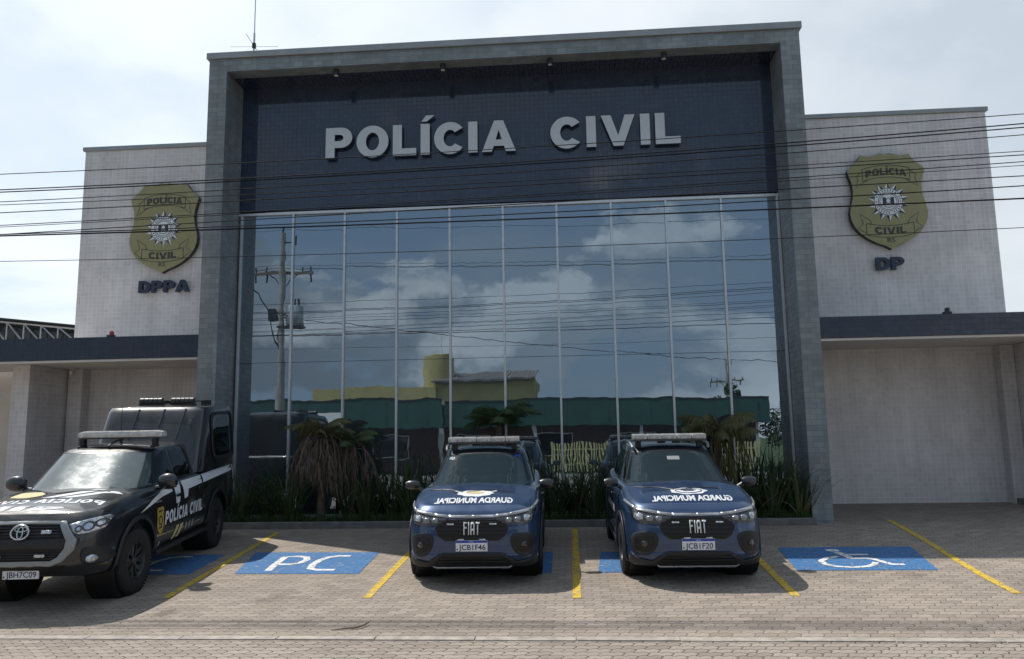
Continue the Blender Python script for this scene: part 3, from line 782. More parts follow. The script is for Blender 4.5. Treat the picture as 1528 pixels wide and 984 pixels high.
while x < 10.1:
    if not (-3.0 < x < -1.0): mb.box(x, x+.085, -12.0, -11.97, .12, 1.68+.05*math.sin(x*3))
    x += .17
TW(mb.build('pickets', 'picket'), fc)
TW(MB().box(-1, 10.1, -12.05, -12.005, .45, .53).box(-1, 10.1, -12.05, -12.005, 1.25, 1.33).build('rail', 'picket'), fc)
mb = MB()
for x in (-1, 2, 4.8, 7.5, 10.1): mb.box(x-.06, x+.06, -12.12, -12.055, 0, 1.75)
TW(mb.build('fence_posts', 'picket'), fc)
def tree(x, y, h, r_, lab, seed, low=.32):
    rr = random.Random(seed); t_ = empty('broadleaf_tree', (x, y, 0)); tag(t_, lab, 'tree')
    MB().tube([(0, 0, -.1), (.05, 0, h*.3), (.0, .1, h*.62)], [.2, .15, .07], 8).build('trunk', 'bark', t_, True)
    m_ = MB()
    cl = []
    for k in range(26):
        a = rr.uniform(0, 6.28); q = rr.random()**.5; zz = rr.uniform(low, 1)
        k2 = math.sin((.25+.7*zz)*math.pi)**.6 if low < .3 else math.sin(zz*math.pi*.9)**.6
        cl.append((Vector((math.cos(a)*q*r_*k2, math.sin(a)*q*r_*k2, zz*h)), rr.uniform(.3, .6)*r_*.6))
    for c, cr in cl:
        for _ in range(150):
            d = Vector((rr.gauss(0, 1), rr.gauss(0, 1), rr.gauss(0, .8))).normalized()*cr*rr.uniform(.6, 1.05); p = c+d
            a = Vector((rr.gauss(0, 1), rr.gauss(0, 1), rr.gauss(0, 1))).normalized(); b = a.orthogonal().normalized(); s_ = rr.uniform(.06, .13)
            m_.add([p-a*s_, p+b*s_*.5, p+a*s_, p-b*s_*.5], [(0, 1, 2, 3)])
    m_.build('crown', 'leaf_tree', t_)
tree(12.9, -15.2, 4.3, 1.9, 'leafy bushy tree at the right end of the green building, mirrored', 3, .05)
tree(15.6, -17.0, 4.9, 2.3, 'second leafy tree further right across the street', 4, .08)
tree(10.1, -19.5, 5.0, 1.2, 'low tree whose top shows over the green fascia', 5)

# ------------------------------------------------------------------ planting
def blade(m_, base, dirv, L, w, bend, n=6, twist=0.):
    """curved strap leaf"""
    up = Vector((0, 0, 1)); side = dirv.cross(up).normalized(); pts = []
    p = Vector(base); ang = bend[0]
    for i in range(n+1):
        t_ = i/n; ww = w*(1-t_)**.55*(.55+.45*min(1, t_*4))
        pts.append((p.copy(), ww))
        ang = bend[0]+(bend[1]-bend[0])*t_**1.6
        p = p+(up*math.cos(ang)+dirv*math.sin(ang))*L/n
    k = len(m_.v)
    for q, ww in pts: m_.v += [tuple(q-side*ww/2), tuple(q+side*ww/2)]
    for i in range(n): m_.f.append((k+2*i, k+2*i+1, k+2*i+3, k+2*i+2))
def strap_plant(x, y, h, mat, lab, seed, n=46, spread=1.0):
    rr = random.Random(seed); r = empty('strap_leaf_plant', (x, y, .43)); tag(r, lab, 'plant', 'strap leaved plants in the planter')
    m_ = MB(); m2 = MB(); m3 = MB()
    for i in range(n):
        a = rr.uniform(0, 6.28); d = Vector((math.cos(a), math.sin(a)*.75, 0)).normalized(); L = h*rr.uniform(.55, 1.22)
        b0 = rr.uniform(.02, .55)*spread; k = rr.random()
        tgt = m3 if k < .07 else m2 if k < .24 else m_
        if d.y > .0 and y > 15.0: L *= .8
        if k < .07: b0 += .4
        blade(tgt, (d.x*rr.uniform(.02, .18), d.y*rr.uniform(.02, .12), 0), d, L, rr.uniform(.022, .058), (b0, b0+rr.choice((.15, .5, 1.0, 1.9))*rr.uniform(.7, 1.2)), 8)
    m_.build('leaves', mat, r); m2.build('pale_leaves', 'leaf_pale', r); m3.build('dry_leaves', 'leaf_dry', r)
whr = {-6.3: 'by the left pier', -5.9: 'second from the left pier', -5.2: 'left of the dry palm', -4.1: 'right of the dry palm', -3.5: 'next right of the dry palm', -2.9: 'just left of the left blue car'}
spots = [(-6.45, 14.85, 1.05), (-6.0, 15.1, 1.2), (-5.45, 14.9, 1.25), (-4.35, 15.1, 1.3), (-3.95, 14.85, 1.1), (-3.5, 15.12, 1.35), (-3.1, 14.9, 1.2), (-2.65, 15.1, 1.3), (-2.2, 14.9, 1.25), (-.75, 15.1, 1.3), (-.35, 14.85, 1.25),
         (.05, 15.1, 1.35), (.4, 14.85, 1.2), (.85, 15.1, 1.3), (1.4, 15.0, 1.2), (2.0, 15.0, 1.2), (3.3, 15.0, 1.3), (3.65, 14.8, 1.2), (3.95, 15.1, 1.3), (4.15, 14.75, 1.05)]
wh = ['against the left pier behind the pickup', 'second from the left pier', 'just left of the drooping dry palm', 'just right of the drooping dry palm', 'front row, second right of the dry palm', 'tall one midway between dry palm and left blue car', 'front row left of the left blue car', 'back row at the left blue car mirror', 'behind the left blue car, left side',
      'behind the left blue car, right side', 'front row right of the left blue car', 'back row midway between the blue cars', 'front row midway between the blue cars', 'back row left of the right blue car', 'behind the right blue car, left side', 'behind the right blue car, centre', 'just right of the olive drooping palm', 'front row, second right of the olive palm', 'back row beside the right pier', 'low one against the right pier']
for i, ((x, y, h), w_) in enumerate(zip(spots, wh)):
    strap_plant(x, y, h, 'leaf_strap', 'spiky dark green strap-leaved plant '+w_, 100+i, 66)
def frond(m_, base, az, L, rise, droop, leaf, rr, dens=26, hang=.3):
    d = Vector((math.cos(az), math.sin(az), 0)); p = Vector(base); n = 12; pts = []
    for i in range(n+1):
        t_ = i/n; ang = rise+(droop-rise)*t_**1.2; pts.append(p.copy()); p = p+(d*math.cos(ang)+Vector((0, 0, 1))*math.sin(ang))*L/n
    m_.tube(pts, [.014*(1-i/(n+3)) for i in range(n+1)], 5)
    for k in range(dens):
        t_ = .15+.85*k/dens; f = t_*n; i = min(int(f), n-1); q = pts[i].lerp(pts[i+1], f-i); tg = (pts[i+1]-pts[i]).normalized()
        for sgn in (-1, 1):
            sd = tg.cross(Vector((0, 0, 1))).normalized()*sgn
            dv = (sd*1.0+tg*.7+Vector((0, 0, -hang-rr.uniform(0, .3)))).normalized(); l2 = leaf*math.sin(math.pi*(.18+.78*t_))*rr.uniform(.8, 1.15)
            nn = dv.cross(tg).normalized(); wv = nn.cross(dv).normalized()*.011
            e = q+dv*l2+Vector((0, 0, -hang*l2*.5)); mdl = q+dv*l2*.5
            m_.add([q-wv*.6, q+wv*.6, mdl+wv, e, mdl-wv], [(0, 1, 2, 3, 4)])
def palm(x, y, ht, nf, L, leaf, mat, lab, seed, dry=None, ndry=0, rise=(.3, 1.3), droop=(-1.2, -.3), hang=.3):
    rr = random.Random(seed); r = empty('small_palm', (x, y, .43)); tag(r, lab, 'palm')
    MB().tube([(0, 0, -.05), (.02, 0, ht*.5), (0, 0, ht)], [.085, .07, .06], 10).build('trunk', 'bark', r, True)
    m_ = MB()
    for i in range(nf): frond(m_, (0, 0, ht), i*2.4+rr.uniform(-.3, .3), L*rr.uniform(.8, 1.1), rr.uniform(*rise), rr.uniform(*droop), leaf, rr, hang=hang)
    m_.build('crown', mat, r)
    if ndry:
        m_ = MB()
        for i in range(ndry):
            az = rr.uniform(2.9, 6.5) if i % 4 else rr.uniform(0, 6.28); d = Vector((math.cos(az), math.sin(az)*.7, 0)); Lf = L*rr.uniform(.9, 1.7)
            p = Vector((0, 0, ht-rr.uniform(.0, .15))); ang = rr.uniform(.1, 1.0); pts_ = []
            a1 = rr.uniform(-1.62, -1.15); steps = 11
            for k in range(steps+1):
                pts_.append(p.copy()); t_ = k/steps; a_ = ang+(a1-ang)*min(1, t_*2.2)**.8
                p = p+(d*math.cos(a_)+Vector((0, 0, 1))*math.sin(a_))*Lf/steps
                if p.z < .03: break
            if len(pts_) < 4: continue
            pts_ = [q+Vector((rr.gauss(0, .012), rr.gauss(0, .012), 0)) for q in pts_]
            m_.tube(pts_, [.010]*(len(pts_)-1)+[.004], 4)
            for k in range(30):
                f = rr.uniform(.25, .99)*(len(pts_)-1); j = int(f); q = pts_[j].lerp(pts_[j+1], f-j); tg = (pts_[j+1]-pts_[j]).normalized()
                sd = Vector((rr.gauss(0, 1), rr.gauss(0, 1), 0)).normalized(); l2 = rr.uniform(.12, .38)
                e1 = q+(tg*.5+sd*.33+Vector((0, 0, -.35)))*l2*.5; e2 = e1+(Vector((0, 0, -1))+sd*rr.uniform(-.05, .22))*l2*.7; w_ = sd.cross(Vector((0, 0, 1))).normalized()*rr.uniform(.003, .008)
                m_.add([q-w_*.5, q+w_*.5, e1+w_, e2, e1-w_], [(0, 1, 2, 3, 4)])
        m_.build('dead_fronds', dry, r)
palm(-4.85, 14.85, 1.62, 12, .80, .20, 'leaf_olive', 'ragged palm with drooping brown dead fronds left of the centre', 11, 'leaf_dry', 26, hang=.7)
palm(-4.3, 15.05, 1.45, 8, .65, .22, 'leaf_palm', 'small dark palm close behind the ragged dry one', 17, 'leaf_dry', 12, hang=.5)
palm(-1.4, 15.0, 1.75, 18, .95, .3, 'leaf_palm', 'taller green feather palm behind the left blue car', 12, rise=(.5, 1.5), droop=(-1.0, -.2))
palm(2.75, 14.95, 1.6, 14, .85, .26, 'leaf_olive', 'olive green palm with drooping fronds behind the right blue car', 13, 'leaf_olive', 13, hang=.8)
m_ = MB(); rr = random.Random(5)
for i in range(5200):
    x = rr.uniform(-6.85, 4.25); y = 14.49+abs(rr.gauss(0, .16)); a = rr.uniform(0, 6.28)
    if y > 15.2: continue
    b0 = rr.uniform(.1, .8)
    blade(m_, (x, y, .42), Vector((math.cos(a), math.sin(a), 0)), rr.uniform(.10, .28), rr.uniform(.008, .016), (b0, b0+rr.uniform(.3, 1.2)), 3)
tag(m_.build('ground_cover', 'leaf_grass'), 'low grassy ground cover along the front of the planter', 'ground cover', kind='stuff')
# fallen twig
pts = [(-2.33, 8.12, .02), (-2.2, 8.14, .03), (-2.08, 8.16, .035), (-2.02, 8.24, .045), (-1.99, 8.33, .05)]
tag(MB().tube([(x-.2, y+.05, z) for x, y, z in pts], [.004, .008, .009, .008, .005], 6).build('fallen_twig', 'bark', None, True), 'thin bent dark twig lying on the pavers near the front', 'twig')

# ------------------------------------------------------------------ vehicles
def interp(keys, x):
    if x <= keys[0][0]: return keys[0][1]
    for (a, va), (b, vb) in zip(keys, keys[1:]):
        if x <= b:
            t = (x-a)/(b-a); return va+(vb-va)*(t*t*(3-2*t)*.5+t*.5)
    return keys[-1][1]
def outline(W, yf, yr, n, nf, nr, N_=88):
    """closed half outline from front centre to rear centre, superellipse with front/rear exponents"""
    dense = []; yc = (yf+yr)/2; hl = (yr-yf)/2
    K = 800
    for i in range(K+1):
        th = math.pi*i/K; c = math.cos(th); s = math.sin(th); e = nf if c > 0 else nr
        dense.append((W*abs(s)**(2/n if False else 2/e), yc-hl*math.copysign(abs(c)**(2/e), c)))
    acc = [0]
    for a, b in zip(dense, dense[1:]): acc.append(acc[-1]+math.dist(a, b))
    out = []; j = 0
    for i in range(N_+1):
        t = acc[-1]*i/N_
        while j < K-1 and acc[j+1] < t: j += 1
        f = (t-acc[j])/max(1e-9, acc[j+1]-acc[j]); a, b = dense[j], dense[j+1]
        out.append((a[0]+(b[0]-a[0])*f, a[1]+(b[1]-a[1])*f))
    return out
def ring_shell(rings):
    """rings: list of lists of (x,y,z) half-outline points -> mirrored closed shell"""
    v = []; f = []; n = len(rings[0])
    full = []
    for r in rings: full.append(r+[(-x, y, z) for x, y, z in reversed(r[1:-1])])
    m = len(full[0])
    for r in full: v += r
    for k in range(len(full)-1):
        for i in range(m): f.append((k*m+i, k*m+(i+1) % m, (k+1)*m+(i+1) % m, (k+1)*m+i))
    f.append(tuple(reversed(range(m))))
    bm = bmesh.new(); bv = [bm.verts.new(p) for p in v]
    for q in f:
        try: bm.faces.new([bv[i] for i in q])
        except ValueError: pass
    bmesh.ops.remove_doubles(bm, verts=bm.verts, dist=.0008)
    bmesh.ops.recalc_face_normals(bm, faces=bm.faces)
    me = bpy.data.meshes.new('shell'); bm.to_mesh(me); bm.free(); return me
def lower_body(c):
    rings = []; W, yf, yr = c['W'], 0., c['L']
    base = outline(W, yf, yr, 4, c['nf'], c['nr'])
    yc = (yf+yr)/2
    for t, ins, fo, ro in c['levels']:
        r = []
        for x, y in base:
            k = abs(x)/W
            x2 = x*(W-ins)/W
            wf = max(0, min(1, (1.3-y)/1.3)); wr = max(0, min(1, (y-(yr-1.2))/1.2))
            wf = wf**3; wr = wr**3
            y2 = y+fo*wf-ro*wr
            x2 *= 1-c.get('ftap', .0)*wf
            zl = interp(c['zlow'], y2); ze = interp(c['zedge'], y2)
            r.append((x2, y2, zl+(ze-zl)*t))
        rings.append(r)
    last = rings[-1]
    y0 = min(p[1] for p in last); y1 = max(p[1] for p in last)
    for s in (.985, .96, .92, .84, .7, .5, .3, .12, 0.):
        r = []; e = (1-s)*c.get('endshrink', .55)
        for x, y, z in last:
            y2 = y0+e+(y-y0)*(y1-y0-2*e)/(y1-y0) if s < 1 else y
            u = 1-s; x2 = x*s
            cr = interp(c['crown'], y2)
            z2 = interp(c['zedge'], y2)+cr*(1-(s)**2.2)+.010*min(1, (1-s)/.04)
            if c.get('bulge') and y2 < 1.6: z2 += c['bulge']*max(0, 1-((s-.62)/.12)**2)
            r.append((x2, y2, z2))
        rings.append(r)
    return ring_shell(rings)
def cabin(c):
    rings = []
    for v_ in (0, .08, .25, .45, .65, .82, .93, 1.0):
        z = c['zb']+(c['zt']-c['zb'])*v_; W = c['wb']+(c['wt']-c['wb'])*(v_**1.15)
        yf = c['f0']+(c['f1']-c['f0'])*(v_**c.get('fe', 1.)); yr = c['r0']+(c['r1']-c['r0'])*v_**1.2
        r = [(x, y, z) for x, y in outline(W, yf, yr, 4, c['nf'], c['nr'])]
        if v_ == 1.0: r = [(x*.985, y+.02*(1 if y < (yf+yr)/2 else -1), z) for x, y, z in r]
        rings.append(r)
    last = rings[-1]; y0 = min(p[1] for p in last); y1 = max(p[1] for p in last)
    for s in (.975, .94, .88, .78, .6, .4, .2, 0.):
        e = (1-s)*.5; r = []
        for x, y, z in last:
            y2 = y0+e+(y-y0)*(y1-y0-2*e)/(y1-y0)
            r.append((x*s, y2, z+c['crown']*(1-s**3)))
        rings.append(r)
    return ring_shell(rings)
def bvh_of(*mes):
    vs = []; fs = []
    for me in mes:
        k = len(vs); vs += [v.co.copy() for v in me.vertices]; fs += [tuple(i+k for i in p.vertices) for p in me.polygons]
    return BVHTree.FromPolygons(vs, fs)
DIRS = {'front': (Vector((0, 1, 0)), lambda a, b: Vector((a, -3, b))), 'rear': (Vector((0, -1, 0)), lambda a, b: Vector((a, 9, b))),
        'left': (Vector((-1, 0, 0)), lambda a, b: Vector((4, a, b))), 'right': (Vector((1, 0, 0)), lambda a, b: Vector((-4, a, b))), 'top': (Vector((0, 0, -1)), lambda a, b: Vector((a, b, 5)))}
SEP = {'arch_cladding', 'arch_flare', 'side_window', 'door_handle', 'livery_stripe', 'livery_mark', 'strobe_light', 'bonnet_stripe', 'lens', 'livery'}
def decal(name, mat, parent, bvh, axis, polys=None, raw=None, **k):
    if name in SEP and polys and len(polys) > 1 and not (name == 'lens' and mat == 'lamp_dark'):
        o = None
        for p in polys: o = decal1(name, mat, parent, bvh, axis, [p], None, **k)
        return o
    return decal1(name, mat, parent, bvh, axis, polys, raw, **k)
def decal1(name, mat, parent, bvh, axis, polys=None, raw=None, off=.003, th=0., maxlen=.06, smooth=True, flat=None):
    """drape 2D polygons (lists of contours, or raw (verts,faces)) on the body along an axis"""
    d, org = DIRS[axis]; bm = bmesh.new()
    src = []
    if polys:
        for cs in polys: src.append(tess(cs))
    if raw: src += raw
    for vs, fs in src:
        bv = [bm.verts.new((p[0], p[1], 0)) for p in vs]
        for f in fs:
            try: bm.faces.new([bv[i] for i in f])
            except ValueError: pass
    for it in range(7):
        le = [e for e in bm.edges if e.calc_length() > maxlen]
        if not le: break
        bmesh.ops.subdivide_edges(bm, edges=le, cuts=1, use_grid_fill=False)
        bmesh.ops.triangulate(bm, faces=[f for f in bm.faces if len(f.verts) > 4])
    bmesh.ops.triangulate(bm, faces=bm.faces)
    hits = []; 
    for v in bm.verts:
        loc, nrm, i, dist = bvh.ray_cast(org(v.co.x, v.co.y), d)
        hits.append((v, loc, nrm))
    good = [l for _, l, _ in hits if l is not None]
    if not good: bm.free(); return None
    for v, loc, nrm in hits:
        if loc is None:
            o_ = org(v.co.x, v.co.y); l2, n2, i, dd = bvh.find_nearest(o_+d*2.5); loc, nrm = l2, n2
        v.co = loc-d*off+ (nrm*off*.5 if nrm.dot(d) < 0 else Vector((0, 0, 0)))
    bm.normal_update()
    for f in bm.faces:
        if f.normal.dot(d) > 0: f.normal_flip()
    me = bpy.data.meshes.new(name); bm.to_mesh(me); bm.free()
    o = finish(name, me, mat, parent, smooth, angle=50)
    if th:
        md = o.modifiers.new('s', 'SOLIDIFY'); md.thickness = th; md.offset = 1.
    return o
def rrect(x0, x1, z0, z1, r=.02, n=4):
    return arc(x1-r, z1-r, r, r, 90, 0, n)+arc(x1-r, z0+r, r, r, 0, -90, n)+arc(x0+r, z0+r, r, r, -90, -180, n)+arc(x0+r, z1-r, r, r, 180, 90, n)
def mirror(p): return [(-x, z) for x, z in reversed(p)]
def curve_pts(p, n=6):
    """closed catmull-rom smoothing"""
    out = []; m = len(p)
    for i in range(m):
        p0, p1, p2, p3 = [Vector(p[(i+k) % m]) for k in (-1, 0, 1, 2)]
        for j in range(n):
            t = j/n; q = .5*((2*p1)+(-p0+p2)*t+(2*p0-5*p1+4*p2-p3)*t*t+(-p0+3*p1-3*p2+p3)*t**3); out.append((q.x, q.y))
    return out
def strip(pts, w): return [[q] for q in stroke(pts, w)]
def boolean_cut(me, cyls, name, mat, parent):
    o = finish(name, me, mat, None)
    cm_ = MB()
    for (x0, x1, y, z, r) in cyls: cm_.tube([(x0, y, z), (x1, y, z)], r, 40)
    co = cm_.build('cut', None)
    md = o.modifiers.new('b', 'BOOLEAN'); md.object = co; md.operation = 'DIFFERENCE'; md.solver = 'EXACT'
    bpy.context.view_layer.update(); dg = bpy.context.evaluated_depsgraph_get()
    me2 = bpy.data.meshes.new_from_object(o.evaluated_get(dg)); bpy.data.objects.remove(o); bpy.data.objects.remove(co)
    me2.materials.clear()
    return finish(name, me2, mat, parent, True, angle=38)
def wheel(parent, x, y, r, w, side, rimmat, spokes=5, steer=0., rr_=.62):
    """side +1: outer face towards +x"""
    Mx = Matrix.Translation((x, y, r)) @ Matrix.Rotation(R(steer), 4, 'Z') @ Matrix.Rotation(R(90)*side, 4, 'Y')
    hw = w/2; ri = r*rr_
    t = MB().lathe([(ri-.02, -hw+.02), (ri+.01, -hw), (r-.05, -hw-.004), (r-.015, -hw+.018), (r-.002, -hw+.05), (r, 0), (r-.002, hw-.05), (r-.015, hw-.018), (r-.05, hw+.004), (ri+.01, hw), (ri-.02, hw-.02)], 48, Mx)
    for k in range(56):      # tread blocks
        a = 2*math.pi*k/56
        for s_, o_ in ((-.3, 0), (.3, math.pi/56)):
            c_ = Mx @ Matrix.Rotation(a+o_, 4, 'Z')
            t.box(r-.006, r+.004, -.012, .012, s_*w-w*.16, s_*w+w*.16, c_)
    to = t.build('wheel', 'rubber', parent, True, angle=40)
    m_ = MB().lathe([(ri, hw-.012), (ri-.012, hw-.004), (ri-.03, hw-.03), (ri-.05, hw-.10), (.06, hw-.12), (0, hw-.12)], 40, Mx)
    for k in range(spokes):
        c_ = Mx @ Matrix.Rotation(2*math.pi*k/spokes, 4, 'Z')
        for q in (-1, 1):
            m_.add([c_ @ Vector(p) for p in [(.03, q*.012, hw-.04), (.03, q*.045, hw-.045), (ri-.015, q*.075, hw-.03), (ri-.015, q*.03, hw-.022), (.03, q*.012, hw-.085), (.03, q*.045, hw-.085), (ri-.015, q*.075, hw-.075), (ri-.015, q*.03, hw-.07)]],
                   [(0, 1, 2, 3), (4, 7, 6, 5), (0, 4, 5, 1), (1, 5, 6, 2), (2, 6, 7, 3), (3, 7, 4, 0)])
    m_.lathe([(.055, hw-.09), (.055, hw-.035), (.04, hw-.022), (0, hw-.02)], 16, Mx)
    m_.build('rim', rimmat, to, True, angle=35)
    return to
def plate(parent, bvh, x, z, txt, y=None):
    if y is None:
        loc, *_ = bvh.ray_cast(Vector((x, -3, z)), Vector((0, 1, 0))); y = loc.y-.02
    p = MB().box(x-.2, x+.2, y-.008, y+.012, z-.065, z+.065).build('number_plate', 'plate_white', parent, bevel=.003)
    MB().box(x-.198, x+.198, y-.0095, y-.0078, z+.036, z+.063).build('plate_band', 'plate_blue', p)
    vs, fs, w = text_mesh(txt, .066, .012, 1.); k = .335/w
    MB().add([(x+.008+a*k, y-.0098, z-.048+b) for a, b in vs], fs).build('plate_number', 'badge_navy', p)
    vs, fs, w = text_mesh('BRASIL', .014, .0, 1.)
    MB().add([(x+a, y-.0105, z+.043+b) for a, b in vs], fs).build('plate_number', 'plate_white', p)
    MB().box(x-.19, x-.175, y-.0098, y-.0085, z-.05, z-.03).build('plate_mark', 'badge_navy', p)
    return p

def suv(name, loc, rz, label, platetxt, sticker, crest):
    ro = empty(name, loc, (math.atan(T), 0, R(rz))); ro.rotation_mode = 'XYZ'; ro.scale = (1, 1, 1.045)
    tag(ro, label, 'car', 'blue municipal guard cars parked nose out')
    c = dict(W=.885, L=4.10, nf=6.2, nr=5.0,
             levels=[(0, .07, .16, .12), (.03, .03, .09, .06), (.07, .01, .06, .03), (.16, .0, .02, 0), (.22, .0, .0, 0), (.27, .004, .012, 0), (.33, .0, .004, 0), (.48, .0, .0, 0), (.60, .004, .006, .0), (.70, .010, .02, .01), (.80, .018, .035, .02), (.845, .014, .03, .03), (.87, .024, .06, .04), (.93, .036, .085, .05), (.97, .052, .12, .07), (1.0, .078, .17, .10)],
             zlow=[(0, .23), (.3, .20), (3.6, .22), (4.1, .30)], zedge=[(0, .90), (.2, .935), (.6, .985), (1.1, 1.035), (2.2, 1.04), (3.4, 1.08), (4.1, 1.02)],
             crown=[(0, .045), (.4, .065), (1.1, .08), (1.5, .03), (4.1, .03)], bulge=.014, endshrink=.5)
    me = lower_body(c); cab = cabin(dict(zb=.96, zt=1.50, wb=.80, wt=.60, f0=.80, f1=1.98, r0=3.98, r1=3.40, nf=3.6, nr=4.5, crown=.05, fe=.80))
    B = bvh_of(me); BC = bvh_of(me, cab); BB = bvh_of(cab)
    fy, ry, wr = .83, 3.36, .335
    body = boolean_cut(me, [(.50, 1.2, fy, wr, .385), (-1.2, -.50, fy, wr, .385), (.50, 1.2, ry, wr, .385), (-1.2, -.50, ry, wr, .385)], 'body', 'paint_navy', ro)
    finish('roof_shell', cab, 'paint_roof', ro, True, angle=40)
    for sx in (-1, 1):
        for y_ in (fy, ry):
            # dark liner inside the arch
            MB().tube([(sx*.48, y_, wr), (sx*.80, y_, wr)], .384, 32).build('wheel_arch_liner', 'grille_black', ro, True)
            wheel(ro, sx*.775, y_, wr, .205, sx, 'rim_grey', 5)
        ax = 'left' if sx > 0 else 'right'
        # cladding over the arches and sills
        ring = []
        for y_ in (fy, ry):
            o_ = arc(y_, wr, .445, .445, -14, 194, 22); i_ = arc(y_, wr, .388, .388, 194, -14, 22); ring.append([o_+i_])
        decal('arch_cladding', 'black_plastic', ro, B, ax, ring, off=.004, th=.016, maxlen=.08)
        decal('sill_cladding', 'black_plastic', ro, B, ax, [[[(fy+.43, .22), (fy+.43, .36), (ry-.43, .36), (ry-.43, .22)]]], off=.004, th=.012)
        # side windows
        decal('side_window', 'side_glass', ro, BB, ax, [[[(1.42, 1.10), (1.98, 1.40), (2.14, 1.445), (2.14, 1.10)]], [[(2.20, 1.10), (2.20, 1.447), (3.0, 1.44), (3.08, 1.14), (3.08, 1.10)]], [[(3.14, 1.14), (3.08, 1.43), (3.30, 1.40), (3.52, 1.20)]]], off=.003)
        decal('door_seam', 'grille_black', ro, B, ax, strip([(1.25, .38), (1.22, .95)], .008)+strip([(2.17, .36), (2.17, 1.03)], .008)+strip([(3.0, .75), (3.08, 1.04)], .008), off=.0015)
        decal('door_handle', 'chrome', ro, B, ax, [[rrect(2.0, 2.13, .86, .885, .01)], [rrect(2.85, 2.98, .87, .895, .01)]], off=.01, th=.012)
        decal('side_lettering', 'white_vinyl', ro, B, ax, raw=[([((x if sx < 0 else x)+2.2, z+.66) for x, z in [(q[0]*1.0, q[1]) for q in (lambda t: t[0])(text_mesh('GUARDA MUNICIPAL', .085, .012))]], text_mesh('GUARDA MUNICIPAL', .085, .012)[1])] if sx > 0 else [([(2.2-q[0], q[1]+.66) for q in text_mesh('GUARDA MUNICIPAL', .085, .012)[0]], text_mesh('GUARDA MUNICIPAL', .085, .012)[1])], off=.003, maxlen=.1)
        # mirror
        m_ = MB().lathe([(0, -.105), (.05, -.10), (.072, -.06), (.078, 0), (.072, .05), (.05, .09), (0, .098)], 20, Matrix.Translation((sx*.955, 1.22, 1.10)) @ Matrix.Rotation(R(90), 4, 'Y') @ Matrix.Scale(.85, 4, (0, 1, 0)) @ Matrix.Scale(.82, 4, (1, 0, 0)))
        m_.tube([(sx*.80, 1.25, 1.02), (sx*.90, 1.23, 1.08)], .028, 8)
        mo = m_.build('wing_mirror', 'paint_black', ro, True)
        MB().box(sx*.955-.07, sx*.955+.07, 1.272, 1.285, 1.06, 1.14).build('mirror_glass', 'chrome', mo, bevel=.004)
        # headlights
        hl = [(.30, .765), (.36, .70), (.52, .665), (.66, .66), (.76, .70), (.80, .80), (.79, .835), (.66, .79), (.48, .772)]
        p = [(sx*a, b) for a, b in hl]
        p = [(q[0], q[1]+.07) for q in p]
        h = decal('headlight', 'lamp_dark', ro, B, 'front', [[curve_pts(p, 4)]], off=.005, th=.004, maxlen=.04)
        for (a, b, r1) in ((.47, .792, .030), (.58, .792, .034), (.705, .81, .04)):
            decal('lens', 'lamp_dim' if a < .65 else 'lamp_clear', h, B, 'front', [[rrect(sx*a-r1*1.25, sx*a+r1*1.25, b-r1*.85, b+r1*.85, .015)]], off=.014, th=.004)
        # corner air intake
        fv = [(.50, .61), (.60, .64), (.74, .62), (.80, .55), (.79, .43), (.72, .37), (.60, .375), (.52, .45), (.485, .54)]
        p = curve_pts([(sx*a, b) for a, b in fv], 4)
        v_ = decal('fog_surround', 'black_plastic', ro, B, 'front', [[p]], off=.004, th=.005, maxlen=.04)
        p2 = curve_pts([(sx*(.64+(a-.64)*.72), .505+(b-.505)*.68) for a, b in fv], 4)
        decal('fog_grille', 'grille_black', v_, B, 'front', [[p2]], off=.012, maxlen=.04)
        decal('fog_lamp', 'lamp_dark', v_, B, 'front', [[arc(sx*.65, .505, .035, .035, 0, 360, 16)[:-1]]], off=.016, th=.004)
        # roof rail
        pts = [(sx*.56, 1.98, 1.51), (sx*.575, 2.08, 1.555), (sx*.58, 2.5, 1.575), (sx*.575, 3.2, 1.55), (sx*.56, 3.35, 1.51)]
        MB().tube(pts, .019, 8).build('roof_rail', 'silver_paint', ro, True)
        decal('tail_light', 'tail_red', ro, B, 'rear', [[rrect(sx*.62-.16, sx*.62+.16, .84, .98, .03)]], off=.004, th=.01)
    # upper grille, chrome strip, badge letters
    gr = [(-.40, .785), (-.30, .81), (.30, .81), (.40, .785), (.465, .70), (.42, .61), (.34, .555), (-.34, .555), (-.42, .61), (-.465, .70)]
    g_ = decal('upper_grille', 'grille_black', ro, B, 'front', [[gr]], off=.004, maxlen=.05)
    decal('grille_bars', 'black_plastic', g_, B, 'front', sum([strip([(-w_, z), (w_, z)], .012) for z, w_ in ((.60, .40), (.645, .43), (.69, .45), (.735, .43), (.775, .38))], []), off=.008, th=.008)
    for sx in (-1, 1):
        decal('strobe_light', 'lamp_clear', g_, B, 'front', [[rrect(sx*.27-.045, sx*.27+.045, .742, .760, .005)], [rrect(sx*.135-.04, sx*.135+.04, .565, .583, .005)]], off=.018, th=.008)
    cs = [(-.83, .945), (-.74, .895), (-.48, .855), (-.30, .835), (0, .83), (.30, .835), (.48, .855), (.74, .895), (.83, .945)]
    decal('chrome_strip', 'silver_paint', ro, B, 'front', strip(cs, .030), off=.008, th=.008, maxlen=.05)
    gl, w = layout('FI', .08, 0, .135, .82); gl2, w2 = layout('I', 0)
    x = -.10; lets = []
